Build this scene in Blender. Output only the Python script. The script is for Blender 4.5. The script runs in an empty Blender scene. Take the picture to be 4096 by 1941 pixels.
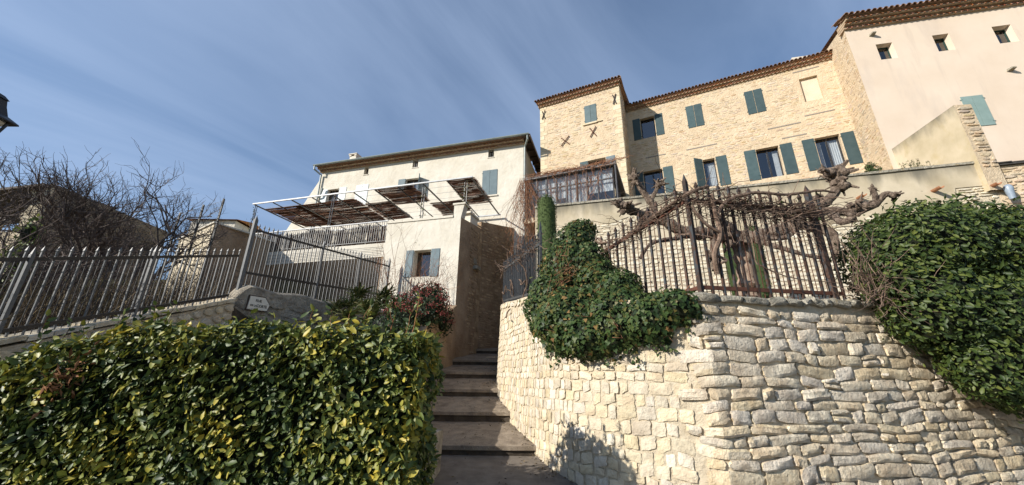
import bpy, math, random
import numpy as np
from mathutils import Matrix, Vector

R = random.Random(7)
NR = np.random.default_rng(7)
scene = bpy.context.scene
COL = scene.collection

# ------------------------------------------------------------------ camera
EYE = 1.6
PITCH, ROLL = math.radians(19.3), math.radians(0.88)
FPX = 1537.0                                   # focal length in pixels of a 4096 px wide frame
cp, sp, cr, sr = math.cos(PITCH), math.sin(PITCH), math.cos(ROLL), math.sin(ROLL)
FW = np.array([0, cp, sp]); _u = np.array([0, -sp, cp]); _r = np.array([1.0, 0, 0])
RT = cr * _r + sr * _u; UP = -sr * _r + cr * _u
CAMP = np.array([0, 0, EYE])
cam = bpy.data.objects.new('camera', bpy.data.cameras.new('camera')); COL.objects.link(cam)
cam.data.sensor_width = 36; cam.data.lens = 36 * FPX / 4096
cam.data.clip_start = 0.05; cam.data.clip_end = 2000
cam.matrix_world = Matrix(((RT[0], UP[0], -FW[0], 0), (RT[1], UP[1], -FW[1], 0), (RT[2], UP[2], -FW[2], EYE), (0, 0, 0, 1)))
scene.camera = cam

# ------------------------------------------------------------------ sky, sun, exposure
SUN_AZ, SUN_EL = math.radians(180 + 62), math.radians(27)     # from +Y clockwise
world = bpy.data.worlds.new('World'); scene.world = world; world.use_nodes = True
wn, wl = world.node_tree.nodes, world.node_tree.links
wn.clear()
w_out = wn.new('ShaderNodeOutputWorld'); w_bg = wn.new('ShaderNodeBackground')
w_sky = wn.new('ShaderNodeTexSky'); w_sky.sky_type = 'NISHITA'; w_sky.sun_disc = False
w_sky.sun_elevation = SUN_EL; w_sky.sun_rotation = SUN_AZ; w_sky.altitude = 200
w_sky.air_density = 1.0; w_sky.dust_density = 0.3; w_sky.ozone_density = 3.0
w_tc = wn.new('ShaderNodeTexCoord'); w_sep = wn.new('ShaderNodeSeparateXYZ')
wl.new(w_tc.outputs['Generated'], w_sep.inputs[0])
def wmath(op, a, b=None):
    n = wn.new('ShaderNodeMath'); n.operation = op
    for i, v in enumerate((a, b)):
        if v is None: continue
        if isinstance(v, (int, float)): n.inputs[i].default_value = v
        else: wl.new(v, n.inputs[i])
    return n.outputs[0]
zc = wmath('ADD', wmath('MAXIMUM', w_sep.outputs[2], 0.0), 0.22)
w_cmb = wn.new('ShaderNodeCombineXYZ')
wl.new(wmath('DIVIDE', w_sep.outputs[0], zc), w_cmb.inputs[0]); wl.new(wmath('DIVIDE', w_sep.outputs[1], zc), w_cmb.inputs[1])
w_map = wn.new('ShaderNodeMapping'); w_map.vector_type = 'TEXTURE'; w_map.inputs['Rotation'].default_value = (0, 0, math.radians(52)); w_map.inputs['Scale'].default_value = (2.6, .85, 1)
wl.new(w_cmb.outputs[0], w_map.inputs[0])
w_n1 = wn.new('ShaderNodeTexNoise'); w_n1.inputs['Scale'].default_value = 1.5; w_n1.inputs['Detail'].default_value = 8; w_n1.inputs['Roughness'].default_value = 0.55; w_n1.inputs['Distortion'].default_value = 0.5
wl.new(w_map.outputs[0], w_n1.inputs['Vector'])
w_n2 = wn.new('ShaderNodeTexNoise'); w_n2.inputs['Scale'].default_value = 0.7; w_n2.inputs['Detail'].default_value = 4
wl.new(w_cmb.outputs[0], w_n2.inputs['Vector'])
w_rmp = wn.new('ShaderNodeMapRange'); w_rmp.inputs[1].default_value = 0.37; w_rmp.inputs[2].default_value = 0.65; w_rmp.inputs[3].default_value = 0.21; w_rmp.inputs[4].default_value = 0.66
wl.new(wmath('ADD', wmath('MULTIPLY', w_n1.outputs[0], 0.7), wmath('MULTIPLY', w_n2.outputs[0], 0.3)), w_rmp.inputs[0])
w_mix = wn.new('ShaderNodeMix'); w_mix.data_type = 'RGBA'
w_hs = wn.new('ShaderNodeHueSaturation'); w_hs.inputs['Saturation'].default_value = 1.24; wl.new(w_sky.outputs[0], w_hs.inputs['Color'])
wl.new(w_rmp.outputs[0], w_mix.inputs[0]); wl.new(w_hs.outputs[0], w_mix.inputs[6])
w_mix.inputs[7].default_value = (4.9, 6.2, 8.6, 1)             # thin sunlit cirrus, in the sky's own units
wl.new(w_mix.outputs[2], w_bg.inputs[0]); w_bg.inputs[1].default_value = 0.082
wl.new(w_bg.outputs[0], w_out.inputs[0])
sd = bpy.data.lights.new('sun', 'SUN'); sd.energy = 5.0; sd.angle = math.radians(0.53); sd.color = (1.0, 0.945, 0.855)
sun = bpy.data.objects.new('sun', sd); COL.objects.link(sun); sun['kind'] = 'helper'
SV = Vector((math.sin(SUN_AZ) * math.cos(SUN_EL), math.cos(SUN_AZ) * math.cos(SUN_EL), math.sin(SUN_EL)))
sun.rotation_euler = SV.to_track_quat('Z', 'Y').to_euler(); sun.location = (-20, -12, 25)
vs = scene.view_settings; vs.view_transform = 'Standard'; vs.look = 'None'; vs.exposure = 0.42; vs.gamma = 1.0; vs.use_curve_mapping = False
scene.render.engine = 'CYCLES'; scene.cycles.max_bounces = 8; scene.cycles.transparent_max_bounces = 16

# ------------------------------------------------------------------ helpers
K = 4096 / 2576
def ray(x, y): return RT * (x - 2048) / FPX + UP * (970.5 - y) / FPX + FW
def at(x, y, Y):
    """a surveyed point: sight line of the point (2576 px frame) met at Y metres ahead"""
    d = ray(x * K, y * K); return CAMP + d * (Y / d[1])
class Fr:
    """vertical plane: u along it to the right, v up, n out of it"""
    def __init__(s, o, az):
        a = math.radians(az); s.o = np.array([o[0], o[1], 0.0])
        s.u = -np.array([math.sin(a), math.cos(a), 0.0]); s.n = np.cross(s.u, [0, 0, 1.0]); s.v = np.array([0, 0, 1.0])
    def P(s, u, v, n=0.0): return s.o + s.u * u + s.v * v + s.n * n
    def M(s, u, v, n=0.0):
        p = s.P(u, v, n)
        return Matrix(((s.u[0], -s.n[0], 0, p[0]), (s.u[1], -s.n[1], 0, p[1]), (0, 0, 1, p[2]), (0, 0, 0, 1)))
WM = {}
def place(o, parent, M=None):
    M = M if M is not None else Matrix.Identity(4)
    COL.objects.link(o)
    if parent is not None:
        o.parent = parent; o.matrix_basis = WM[parent.name].inverted() @ M
    else: o.matrix_basis = M
    WM[o.name] = M
    return o
def tag(o, label=None, cat=None, group=None, kind=None):
    for k, v in (('label', label), ('category', cat), ('group', group), ('kind', kind)):
        if v: o[k] = v
    return o
def thing(name, loc, label, cat, group=None):
    e = bpy.data.objects.new(name, None); e.empty_display_size = 0.2
    place(e, None, Matrix.Translation(Vector([float(c) for c in loc])))
    return tag(e, label, cat, group)
def obj(name, me, parent=None, M=None): return place(bpy.data.objects.new(name, me), parent, M)

class MB:
    def __init__(s): s.v = []; s.f = []
    def add(s, vs, fs):
        k = len(s.v); s.v.extend([tuple(map(float, p)) for p in vs]); s.f.extend([tuple(i + k for i in f) for f in fs])
    def quad(s, a, b, c, d): s.add([a, b, c, d], [(0, 1, 2, 3)])
    def obox(s, o, ex, ey, ez):
        o, ex, ey, ez = map(np.asarray, (o, ex, ey, ez))
        s.add([o, o + ex, o + ex + ey, o + ey, o + ez, o + ex + ez, o + ex + ey + ez, o + ey + ez],
              [(0, 3, 2, 1), (4, 5, 6, 7), (0, 1, 5, 4), (1, 2, 6, 5), (2, 3, 7, 6), (3, 0, 4, 7)])
    def fbox(s, fr, u0, u1, v0, v1, n0, n1):
        s.obox(fr.P(u0, v0, n1), fr.u * (u1 - u0), -fr.n * (n1 - n0), fr.v * (v1 - v0))
    def box(s, x0, x1, y0, y1, z0, z1): s.obox((x0, y0, z0), (x1 - x0, 0, 0), (0, y1 - y0, 0), (0, 0, z1 - z0))
    def prism(s, poly, z0, z1):
        n = len(poly); z0 = z0 if hasattr(z0, '__len__') else [z0] * n; z1 = z1 if hasattr(z1, '__len__') else [z1] * n
        vs = [(p[0], p[1], z) for p, z in zip(poly, z0)] + [(p[0], p[1], z) for p, z in zip(poly, z1)]
        s.add(vs, [tuple(reversed(range(n))), tuple(range(n, 2 * n))] + [(i, (i + 1) % n, (i + 1) % n + n, i + n) for i in range(n)])
    def tube(s, pts, rad, sides=5, jit=0.0, cap=True):
        pts = [np.asarray(p, float) for p in pts]; n = len(pts)
        rad = rad if hasattr(rad, '__len__') else [rad] * n
        k0 = len(s.v); prev = None
        for i in range(n):
            t = pts[min(i + 1, n - 1)] - pts[max(i - 1, 0)]; L = math.sqrt(t @ t) or 1.0; t = t / L
            if prev is None:
                a = np.array([0, 0, 1.0]) if abs(t[2]) < 0.9 else np.array([1.0, 0, 0])
                x = np.cross(a, t)
            else: x = prev - t * (prev @ t)
            x = x / (math.sqrt(x @ x) or 1.0); y = np.cross(t, x); prev = x
            for j in range(sides):
                a = 2 * math.pi * j / sides; r = rad[i] * (1 + (R.uniform(-jit, jit) if jit else 0))
                p = pts[i] + x * (r * math.cos(a)) + y * (r * math.sin(a)); s.v.append((p[0], p[1], p[2]))
        for i in range(n - 1):
            for j in range(sides):
                a = k0 + i * sides + j; b = k0 + i * sides + (j + 1) % sides
                s.f.append((a, b, b + sides, a + sides))
        if cap:
            s.f.append(tuple(k0 + j for j in reversed(range(sides)))); s.f.append(tuple(k0 + (n - 1) * sides + j for j in range(sides)))
    def lathe(s, c, prof, sides=16):
        k0 = len(s.v); c = np.asarray(c, float)
        for r, z in prof:
            for j in range(sides):
                a = 2 * math.pi * (j + .5) / sides; s.v.append((c[0] + r * math.cos(a), c[1] + r * math.sin(a), c[2] + z))
        for i in range(len(prof) - 1):
            for j in range(sides):
                a = k0 + i * sides + j; b = k0 + i * sides + (j + 1) % sides; s.f.append((a, b, b + sides, a + sides))
    def mesh(s, name, mat, smooth=False):
        me = bpy.data.meshes.new(name); me.from_pydata(s.v, [], s.f); me.update()
        for m in (mat if isinstance(mat, (list, tuple)) else [mat]): me.materials.append(m)
        if smooth:
            me.polygons.foreach_set('use_smooth', [True] * len(me.polygons))
            if smooth != 'all': me.set_sharp_from_angle(angle=math.radians(38))
        return me
    def build(s, name, mat, parent=None, smooth=False): return obj(name, s.mesh(name, mat, smooth), parent)

def lerp(a, b, t): return np.asarray(a, float) * (1 - t) + np.asarray(b, float) * t
def smooth_path(pts, step=0.05):
    """Catmull-Rom through the points, resampled to even steps"""
    P = [np.asarray(p, float) for p in pts]; P = [2 * P[0] - P[1]] + P + [2 * P[-1] - P[-2]]
    out = []
    for i in range(1, len(P) - 2):
        m = max(2, int(np.linalg.norm(P[i + 1] - P[i]) / step))
        for k in range(m):
            t = k / m
            out.append(0.5 * (2 * P[i] + (P[i + 1] - P[i - 1]) * t + (2 * P[i - 1] - 5 * P[i] + 4 * P[i + 1] - P[i + 2]) * t * t + (3 * P[i] - P[i - 1] - 3 * P[i + 1] + P[i + 2]) * t ** 3))
    out.append(P[-2]); return out

# ------------------------------------------------------------------ materials
def mat(name, cols, scale=3.0, detail=6, rough=0.85, spec=0.25, bump=0.0, bscale=60, bump2=0.0, b2scale=8, rand=0.0, hue=0.0, palette=None, patch=0.0, pscale=2.0,
        stretch=(1, 1, 1), stain=None, zstain=None, metal=0.0, trans=0.0, lo=0.35, hi=0.65):
    m = bpy.data.materials.new(name); m.use_nodes = True
    nt = m.node_tree; N, L = nt.nodes, nt.links; b = N['Principled BSDF']
    b.inputs['Roughness'].default_value = rough; b.inputs['Specular IOR Level'].default_value = spec; b.inputs['Metallic'].default_value = metal
    g = N.new('ShaderNodeNewGeometry')
    def math_(op, a, c=None):
        n = N.new('ShaderNodeMath'); n.operation = op
        for i, v in enumerate((a, c)):
            if v is None: continue
            if isinstance(v, (int, float)): n.inputs[i].default_value = v
            else: L.new(v, n.inputs[i])
        return n.outputs[0]
    def noise(sc, det, st=None):
        n = N.new('ShaderNodeTexNoise'); n.inputs['Scale'].default_value = sc; n.inputs['Detail'].default_value = det; n.inputs['Roughness'].default_value = 0.6
        if st and tuple(st) != (1, 1, 1):
            mp = N.new('ShaderNodeMapping'); mp.inputs['Scale'].default_value = st; L.new(g.outputs['Position'], mp.inputs[0]); L.new(mp.outputs[0], n.inputs['Vector'])
        else: L.new(g.outputs['Position'], n.inputs['Vector'])
        return n.outputs[0]
    def ramp(fac, cs, p0=0.0, p1=1.0):
        r = N.new('ShaderNodeValToRGB'); e = r.color_ramp.elements
        for i in range(len(cs) - 2): e.new(0.5)
        for i, c in enumerate(cs): e[i].position = p0 + (p1 - p0) * i / max(1, len(cs) - 1); e[i].color = (*c, 1)
        L.new(fac, r.inputs[0]); return r.outputs[0]
    rnd = None
    if rand or palette or hue:
        oi = N.new('ShaderNodeObjectInfo')
        rnd = math_('FRACT', math_('ADD', math_('MULTIPLY', g.outputs['Random Per Island'], 7.31), math_('MULTIPLY', oi.outputs['Random'], 5.17)))
    if palette:
        fac = rnd
        if patch: fac = math_('ADD', math_('MULTIPLY', rnd, 1 - patch), math_('MULTIPLY', math_('SUBTRACT', math_('MULTIPLY', noise(pscale, 3), 3.4), 1.25), patch))
        col = ramp(fac, palette)
    else: col = ramp(noise(scale, detail, stretch), cols, lo, hi)
    if stain:
        for sc, c, t0, t1, st in stain:
            mx = N.new('ShaderNodeMix'); mx.data_type = 'RGBA'; mr = N.new('ShaderNodeMapRange')
            mr.inputs[1].default_value = t0; mr.inputs[2].default_value = t1; L.new(noise(sc, 8, st), mr.inputs[0])
            L.new(mr.outputs[0], mx.inputs[0]); L.new(col, mx.inputs[6]); mx.inputs[7].default_value = (*c, 1); col = mx.outputs[2]
    if zstain:
        z0, z1, c, sc, st = zstain; sx = N.new('ShaderNodeSeparateXYZ'); L.new(g.outputs['Position'], sx.inputs[0]); mr = N.new('ShaderNodeMapRange'); mr.interpolation_type = 'SMOOTHSTEP'
        mr.inputs[1].default_value = z0; mr.inputs[2].default_value = z1; L.new(math_('ADD', sx.outputs[2], math_('MULTIPLY', math_('SUBTRACT', noise(sc, 6, st), .5), 1.6)), mr.inputs[0])
        mx = N.new('ShaderNodeMix'); mx.data_type = 'RGBA'; L.new(mr.outputs[0], mx.inputs[0]); L.new(col, mx.inputs[6]); mx.inputs[7].default_value = (*c, 1); col = mx.outputs[2]
    if rand or hue:
        h = N.new('ShaderNodeHueSaturation'); r2 = math_('FRACT', math_('MULTIPLY', rnd, 13.7))
        L.new(math_('ADD', math_('MULTIPLY', rnd, 2 * rand), 1 - rand), h.inputs['Value'])
        if hue:
            L.new(math_('ADD', math_('MULTIPLY', r2, 2 * hue), 0.5 - hue), h.inputs['Hue'])
            L.new(math_('ADD', math_('MULTIPLY', math_('FRACT', math_('MULTIPLY', rnd, 31.3)), 0.5), 0.72), h.inputs['Saturation'])
        L.new(col, h.inputs['Color']); col = h.outputs[0]
    L.new(col, b.inputs['Base Color'])
    nrm = None
    for st, sc in ((bump2, b2scale), (bump, bscale)):
        if st:
            bp = N.new('ShaderNodeBump'); bp.inputs['Strength'].default_value = min(1.0, st); bp.inputs['Distance'].default_value = 1.2 / sc * max(1.0, st)
            L.new(noise(sc, 6), bp.inputs['Height'])
            if nrm: L.new(nrm, bp.inputs['Normal'])
            nrm = bp.outputs[0]
    if nrm: L.new(nrm, b.inputs['Normal'])
    if trans:
        t = N.new('ShaderNodeBsdfTranslucent'); L.new(col, t.inputs[0]); mx = N.new('ShaderNodeMixShader'); mx.inputs[0].default_value = trans
        L.new(b.outputs[0], mx.inputs[1]); L.new(t.outputs[0], mx.inputs[2]); L.new(mx.outputs[0], N['Material Output'].inputs[0])
    return m
def glass_mat(name, tint, fac):
    m = bpy.data.materials.new(name); m.use_nodes = True; N, L = m.node_tree.nodes, m.node_tree.links
    N.remove(N['Principled BSDF']); t = N.new('ShaderNodeBsdfTransparent'); t.inputs[0].default_value = (*tint, 1)
    gl = N.new('ShaderNodeBsdfGlossy'); gl.inputs['Roughness'].default_value = 0.02; lw = N.new('ShaderNodeLayerWeight'); lw.inputs[0].default_value = .5
    pw = N.new('ShaderNodeMath'); pw.operation = 'POWER'; L.new(lw.outputs['Facing'], pw.inputs[0]); pw.inputs[1].default_value = 4; ma = N.new('ShaderNodeMath'); ma.operation = 'MULTIPLY_ADD'; L.new(pw.outputs[0], ma.inputs[0]); ma.inputs[1].default_value = .7; ma.inputs[2].default_value = fac
    mx = N.new('ShaderNodeMixShader'); L.new(ma.outputs[0], mx.inputs[0]); L.new(t.outputs[0], mx.inputs[1]); L.new(gl.outputs[0], mx.inputs[2]); L.new(mx.outputs[0], N['Material Output'].inputs[0])
    return m

m_cream = mat('cream_render', [(.60, .55, .455), (.685, .64, .55)], 1.6, rough=.95, bump=.25, bscale=90, bump2=.15, b2scale=6, stain=[(2.2, (.52, .47, .385), .54, .82, (1, 1, .30))])
m_pink = mat('pink_render', [(.64, .52, .405), (.695, .58, .465)], .8, rough=.95, bump=.2, bscale=120, stain=[(.8, (.50, .42, .36), .54, .80, (1.2, 1.2, .30)), (3, (.56, .46, .37), .58, .8, (1, 1, .12))])
m_stained = mat('stained_render', [(.55, .47, .33), (.70, .61, .46)], 1.2, rough=.95, bump=.3, bscale=60, stain=[(1.5, (.30, .26, .18), .56, .80, (1, 1, .4)), (6, (.16, .15, .12), .66, .82, (1, 1, .6))])
m_stwall = mat('lichen_streaked_render', [(.41, .345, .235), (.58, .50, .37)], 1.1, rough=.95, bump=.3, bscale=60, stain=[(1.5, (.36, .29, .17), .54, .78, (1, 1, .4))], zstain=(6.35, 6.95, (.17, .155, .12), 1.3, (1, 1, .25)))
m_stproj = mat('lichen_topped_render', [(.42, .35, .23), (.56, .475, .34)], 1.1, rough=.95, bump=.3, bscale=60, stain=[(1.8, (.40, .31, .15), .52, .75, (1, 1, .6))], zstain=(7.95, 8.75, (.16, .145, .11), 1.6, (1, 1, .35)))
m_dirty = mat('dirty_render', [(.29, .195, .12), (.42, .305, .20)], 1.6, rough=.95, bump=.6, bscale=30, bump2=.4, b2scale=7, stain=[(3, (.17, .125, .085), .55, .8, (1, 1, .5))])
m_mortar = mat('lime_mortar', [(.54, .42, .28), (.645, .52, .365)], 3, rough=.95, bump=.6, bscale=60, bump2=.5, b2scale=14)
m_rubble = mat('rubble_stone', [(.46, .35, .23), (.64, .515, .365)], 5, rough=.95, bump=.7, bscale=40, rand=.15, hue=.014)
m_smortar = mat('sandy_mortar', [(.50, .42, .30), (.62, .535, .40)], 7, rough=.98, bump=.9, bscale=110, bump2=.6, b2scale=25)
m_sstone = mat('pale_limestone', [(.53, .44, .315), (.71, .62, .46)], 6, rough=.95, bump=.6, bscale=110, bump2=.6, b2scale=24, rand=.13, hue=.005, stain=[(9, (.42, .38, .30), .58, .8, (1, 1, 1.4))])
m_gstone = mat('weathered_limestone', [(.55, .44, .305), (.75, .645, .475)], 7, rough=.95, bump=.7, bscale=110, bump2=.75, b2scale=22, rand=.17, hue=.005, stain=[(1.6, (.22, .19, .15), .57, .72, (1, 1, .8)), (14, (.34, .30, .235), .58, .78, (1, 1, 2))])
m_cope = mat('lichen_coping_stone', [(.26, .24, .19), (.44, .40, .32)], 9, rough=.95, bump=1.0, bscale=50, bump2=.8, b2scale=16, rand=.2, stain=[(7, (.34, .25, .12), .60, .72, (1, 1, 1))])
m_quoin = mat('quoin_stone', [(.56, .46, .30), (.68, .58, .42)], 4, rough=.95, bump=.5, bscale=50, rand=.1)
m_tile = mat('terracotta_tile', [(.24, .095, .05), (.42, .20, .11)], 9, rough=.9, bump=.4, bscale=70, rand=.35, hue=.012)
m_roof = mat('old_roof_tile', [(.19, .10, .065), (.36, .23, .15)], 8, rough=.95, bump=.4, bscale=70, rand=.3, stain=[(16, (.36, .33, .24), .58, .72, (1, 1, 1))])
m_infill = mat('eave_mortar', [(.34, .24, .16), (.48, .37, .25)], 6, rough=.95, bump=.4, bscale=60)
m_shut = mat('grey_green_shutter_paint', [(.046, .078, .084), (.062, .098, .104)], 5, rough=.6, rand=.2, bump=.1, bscale=80)
m_shutb = mat('blue_grey_shutter_paint', [(.12, .165, .185), (.15, .20, .22)], 5, rough=.6, rand=.08)
m_shutw = mat('pale_shutter_paint', [(.62, .66, .64), (.70, .73, .71)], 5, rough=.6, rand=.06)
m_shutt = mat('teal_shutter_paint', [(.205, .285, .265), (.235, .32, .30)], 5, rough=.6, rand=.05)
m_wood = mat('brown_window_frame', [(.06, .04, .03), (.10, .07, .045)], 8, rough=.6)
m_darkfr = mat('dark_window_frame', [(.022, .022, .024), (.035, .035, .037)], 8, rough=.5)
m_glass = glass_mat('window_glass', (.86, .90, .92), .16)
m_curtain = mat('white_curtain', [(.74, .74, .74), (.82, .82, .82)], 5, rough=.9, trans=.3)
m_inside = mat('room_inside', [(.05, .05, .055), (.07, .07, .07)], 2, rough=.95)
m_iron = mat('painted_iron', [(.035, .038, .042), (.065, .068, .072)], 14, rough=.42, spec=.5, rand=.15)
m_ironl = mat('grey_painted_iron', [(.075, .079, .082), (.115, .119, .122)], 14, rough=.5, spec=.5, rand=.12)
m_rust = mat('rusty_iron', [(.035, .028, .025), (.09, .048, .032)], 10, rough=.75, rand=.2, bump=.3, bscale=120, stain=[(22, (.055, .06, .065), .5, .6, (1, 1, .5))])
m_rail = mat('rusty_rail', [(.075, .032, .022), (.13, .055, .034)], 14, rough=.85, bump=.4, bscale=120)
m_zinc = mat('zinc_gutter', [(.22, .26, .25), (.30, .34, .33)], 6, rough=.45, spec=.5)
m_galv = mat('galvanised_steel', [(.40, .41, .42), (.52, .53, .54)], 9, rough=.5, spec=.5)
m_reed = mat('reed_mat', [(.07, .032, .02), (.165, .082, .048)], 9, rough=.9, rand=.45, hue=.01)
m_bark = mat('grey_brown_bark', [(.10, .07, .052), (.27, .205, .155)], 22, rough=.95, bump=1.0, bscale=45, bump2=.8, b2scale=14, stretch=(1, 1, .4))
m_twig = mat('bare_twig_bark', [(.075, .056, .048), (.16, .125, .105)], 12, rough=.9, rand=.3)
m_bram = mat('bramble_stem_bark', [(.045, .032, .03), (.10, .075, .065)], 12, rough=.9, rand=.3)
m_vine = mat('vine_stem_bark', [(.11, .07, .05), (.22, .155, .115)], 20, rough=.95, rand=.3, bump=.8, bscale=60)
m_creep = mat('red_creeper_stem', [(.16, .07, .04), (.30, .15, .08)], 9, rough=.9, rand=.35)
m_trunk = mat('pale_fibrous_bark', [(.26, .18, .13), (.40, .30, .22)], 14, rough=.95, bump=1.0, bscale=40, stretch=(3, 3, .25))
m_step = mat('worn_concrete', [(.20, .16, .12), (.32, .262, .20)], 5, rough=.9, bump=.8, bscale=90, stain=[(45, (.42, .36, .28), .58, .68, (1, 1, 1)), (1.8, (.11, .085, .062), .5, .72, (1, 1, 1)), (22, (.12, .095, .07), .6, .7, (1, 1, 1))])
m_riser = mat('shade_dark_riser', [(.055, .043, .032), (.10, .08, .06)], 6, rough=.95, bump=.7, bscale=60)  # darker than the treads: shade on the risers put into the colour
m_road = mat('old_asphalt', [(.13, .11, .09), (.20, .17, .14)], 6, rough=.95, bump=.6, bscale=140, stain=[(40, (.24, .22, .19), .62, .7, (1, 1, 1))])
m_soil = mat('dry_soil', [(.06, .045, .032), (.12, .09, .062)], 5, rough=1, bump=.9, bscale=30)
m_grass = mat('rough_turf', [(.07, .08, .03), (.14, .13, .06)], 3, rough=1, bump=.8, bscale=30)
m_sign = mat('enamel_sign', [(.76, .70, .58), (.80, .74, .62)], 5, rough=.5)
m_black = mat('black_letter_paint', [(.02, .017, .015), (.025, .022, .02)], 5, rough=.5)
m_lamp = mat('black_lamp_metal', [(.008, .008, .010), (.016, .016, .018)], 9, rough=.45, spec=.5)
m_terra = mat('spout_terracotta', [(.34, .15, .08), (.44, .22, .12)], 9, rough=.85, bump=.3, bscale=70)
m_timber = mat('grey_timber', [(.20, .17, .14), (.34, .30, .26)], 9, rough=.95, stretch=(2, 2, 14), bump=.6, bscale=50)
m_slate = mat('dark_slate', [(.035, .032, .03), (.075, .068, .06)], 9, rough=.8, bump=.5, bscale=50, rand=.2)
G = lambda *a: list(a)
m_hleaf = mat('elaeagnus_leaf', None, rough=.48, spec=.35, palette=G((.024, .042, .015), (.038, .064, .019), (.066, .098, .024), (.12, .15, .032), (.21, .215, .04), (.40, .33, .045), (.52, .37, .045)), patch=.42, pscale=2.2, trans=.16)
m_bleaf = mat('glossy_bush_leaf', None, rough=.5, spec=.3, palette=G((.018, .032, .008), (.028, .050, .011), (.046, .072, .014), (.072, .10, .02), (.13, .15, .032)), patch=.15, trans=.16)
m_ivy = mat('ivy_leaf', None, rough=.5, spec=.22, palette=G((.014, .028, .010), (.022, .044, .013), (.034, .062, .017), (.052, .085, .022), (.08, .10, .028), (.17, .10, .03)), patch=.15, trans=.12)
m_ivyd = mat('dry_ivy_leaf', None, rough=.8, palette=G((.14, .075, .025), (.22, .13, .05), (.26, .17, .06)), trans=.15)
m_cyp = mat('clipped_cypress_leaf', None, rough=.8, palette=G((.035, .055, .018), (.055, .085, .025), (.08, .11, .035)), trans=.1)
m_strap = mat('strap_leaf', None, rough=.5, palette=G((.035, .055, .018), (.07, .10, .03), (.14, .15, .05), (.20, .17, .07)), trans=.15)
m_rleaf = mat('viburnum_leaf', None, rough=.5, palette=G((.014, .026, .012), (.022, .042, .016), (.035, .06, .02)), trans=.1)
m_rflow = mat('red_flower_bud', None, rough=.7, palette=G((.20, .04, .034), (.28, .07, .058), (.36, .13, .11)), trans=.1)
m_dry = mat('dry_stalk', None, rough=.9, palette=G((.06, .045, .032), (.11, .085, .055), (.24, .18, .10)), trans=.1)
m_core = mat('inner_shade_core', [(.010, .014, .007), (.022, .026, .012)], 14, rough=1)  # solid core against see-through gaps, inner shade of the foliage put into its colour
m_brown = mat('brown_dead_twigs', None, rough=.9, palette=G((.12, .05, .02), (.22, .10, .045), (.30, .15, .07)))

# ------------------------------------------------------------------ leaf clouds
def norm(a): return a / np.maximum(1e-9, np.linalg.norm(a, axis=-1, keepdims=True))
T_OVAL = (np.array([(0, 0, 0), (.38, 0, -.05), (.75, 0, -.07), (1, 0, -.02), (.34, .24, .04), (.72, .19, .02), (.34, -.24, .04), (.72, -.19, .02)], float),
          [(0, 1, 4), (1, 2, 5, 4), (2, 3, 5), (0, 6, 1), (1, 6, 7, 2), (2, 7, 3)])
T_LONG = (np.array([(0, 0, 0), (.5, 0, -.06), (1, 0, -.10), (.45, .15, .03), (.45, -.15, .03)], float), [(0, 1, 3), (1, 2, 3), (0, 4, 1), (1, 4, 2)])
T_IVY = (np.array([(0, 0, 0), (-.12, .28, .04), (.12, .50, -.03), (.42, .30, .03), (1, 0, -.08), (.42, -.30, .03), (.12, -.50, -.03), (-.12, -.28, .04), (.3, 0, -.03)], float),
         [(8, 0, 1, 2), (8, 2, 3), (8, 3, 4), (8, 4, 5), (8, 5, 6), (8, 6, 7, 0)])
T_BLADE = (np.array([(0, .05, 0), (0, -.05, 0), (.35, .06, .10), (.35, -.06, .10), (.7, .04, .08), (.7, -.04, .08), (1, 0, -.06)], float), [(0, 1, 3, 2), (2, 3, 5, 4), (4, 5, 6)])
T_STALK = (np.array([(0, .008, 0), (0, -.008, 0), (.5, .007, .06), (.5, -.007, .06), (1, 0, -.03)], float), [(0, 1, 3, 2), (2, 3, 4)])
T_DOT = (np.array([(0, 0, 0), (.5, .5, .1), (1, 0, 0), (.5, -.5, .1), (.5, 0, .5)], float), [(0, 1, 4), (1, 2, 4), (2, 3, 4), (3, 0, 4)])
def leaf_frames(pos, nrm, size, tip=(0, 0, -.5), spread=.7):
    n = len(pos); z = norm(nrm + NR.normal(0, spread, (n, 3))); t = norm(NR.normal(0, 1, (n, 3)) + np.asarray(tip) * 1.6)
    x = norm(t - z * np.sum(t * z, 1, keepdims=True)); y = np.cross(z, x)
    return x, y, z
def leaf_mesh(name, tm, pos, fr, size, m):
    V, F = tm; x, y, z = fr; n = len(pos); k = len(V)
    vv = pos[:, None, :] + size[:, None, None] * (V[None, :, 0:1] * x[:, None] + V[None, :, 1:2] * y[:, None] + V[None, :, 2:3] * z[:, None])
    me = bpy.data.meshes.new(name); lt = np.array([len(f) for f in F]); li = np.concatenate([np.array(f) for f in F])
    me.vertices.add(n * k); me.vertices.foreach_set('co', vv.reshape(-1).astype(np.float32))
    loops = (li[None, :] + (np.arange(n) * k)[:, None]).reshape(-1); tot = np.tile(lt, n); st = np.concatenate([[0], np.cumsum(tot)[:-1]])
    me.loops.add(len(loops)); me.loops.foreach_set('vertex_index', loops.astype(np.int32))
    me.polygons.add(len(tot)); me.polygons.foreach_set('loop_start', st.astype(np.int32)); me.polygons.foreach_set('loop_total', tot.astype(np.int32))
    me.polygons.foreach_set('use_smooth', np.ones(len(tot), bool))
    me.update(calc_edges=True); me.validate(); me.materials.append(m); return me
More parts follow.
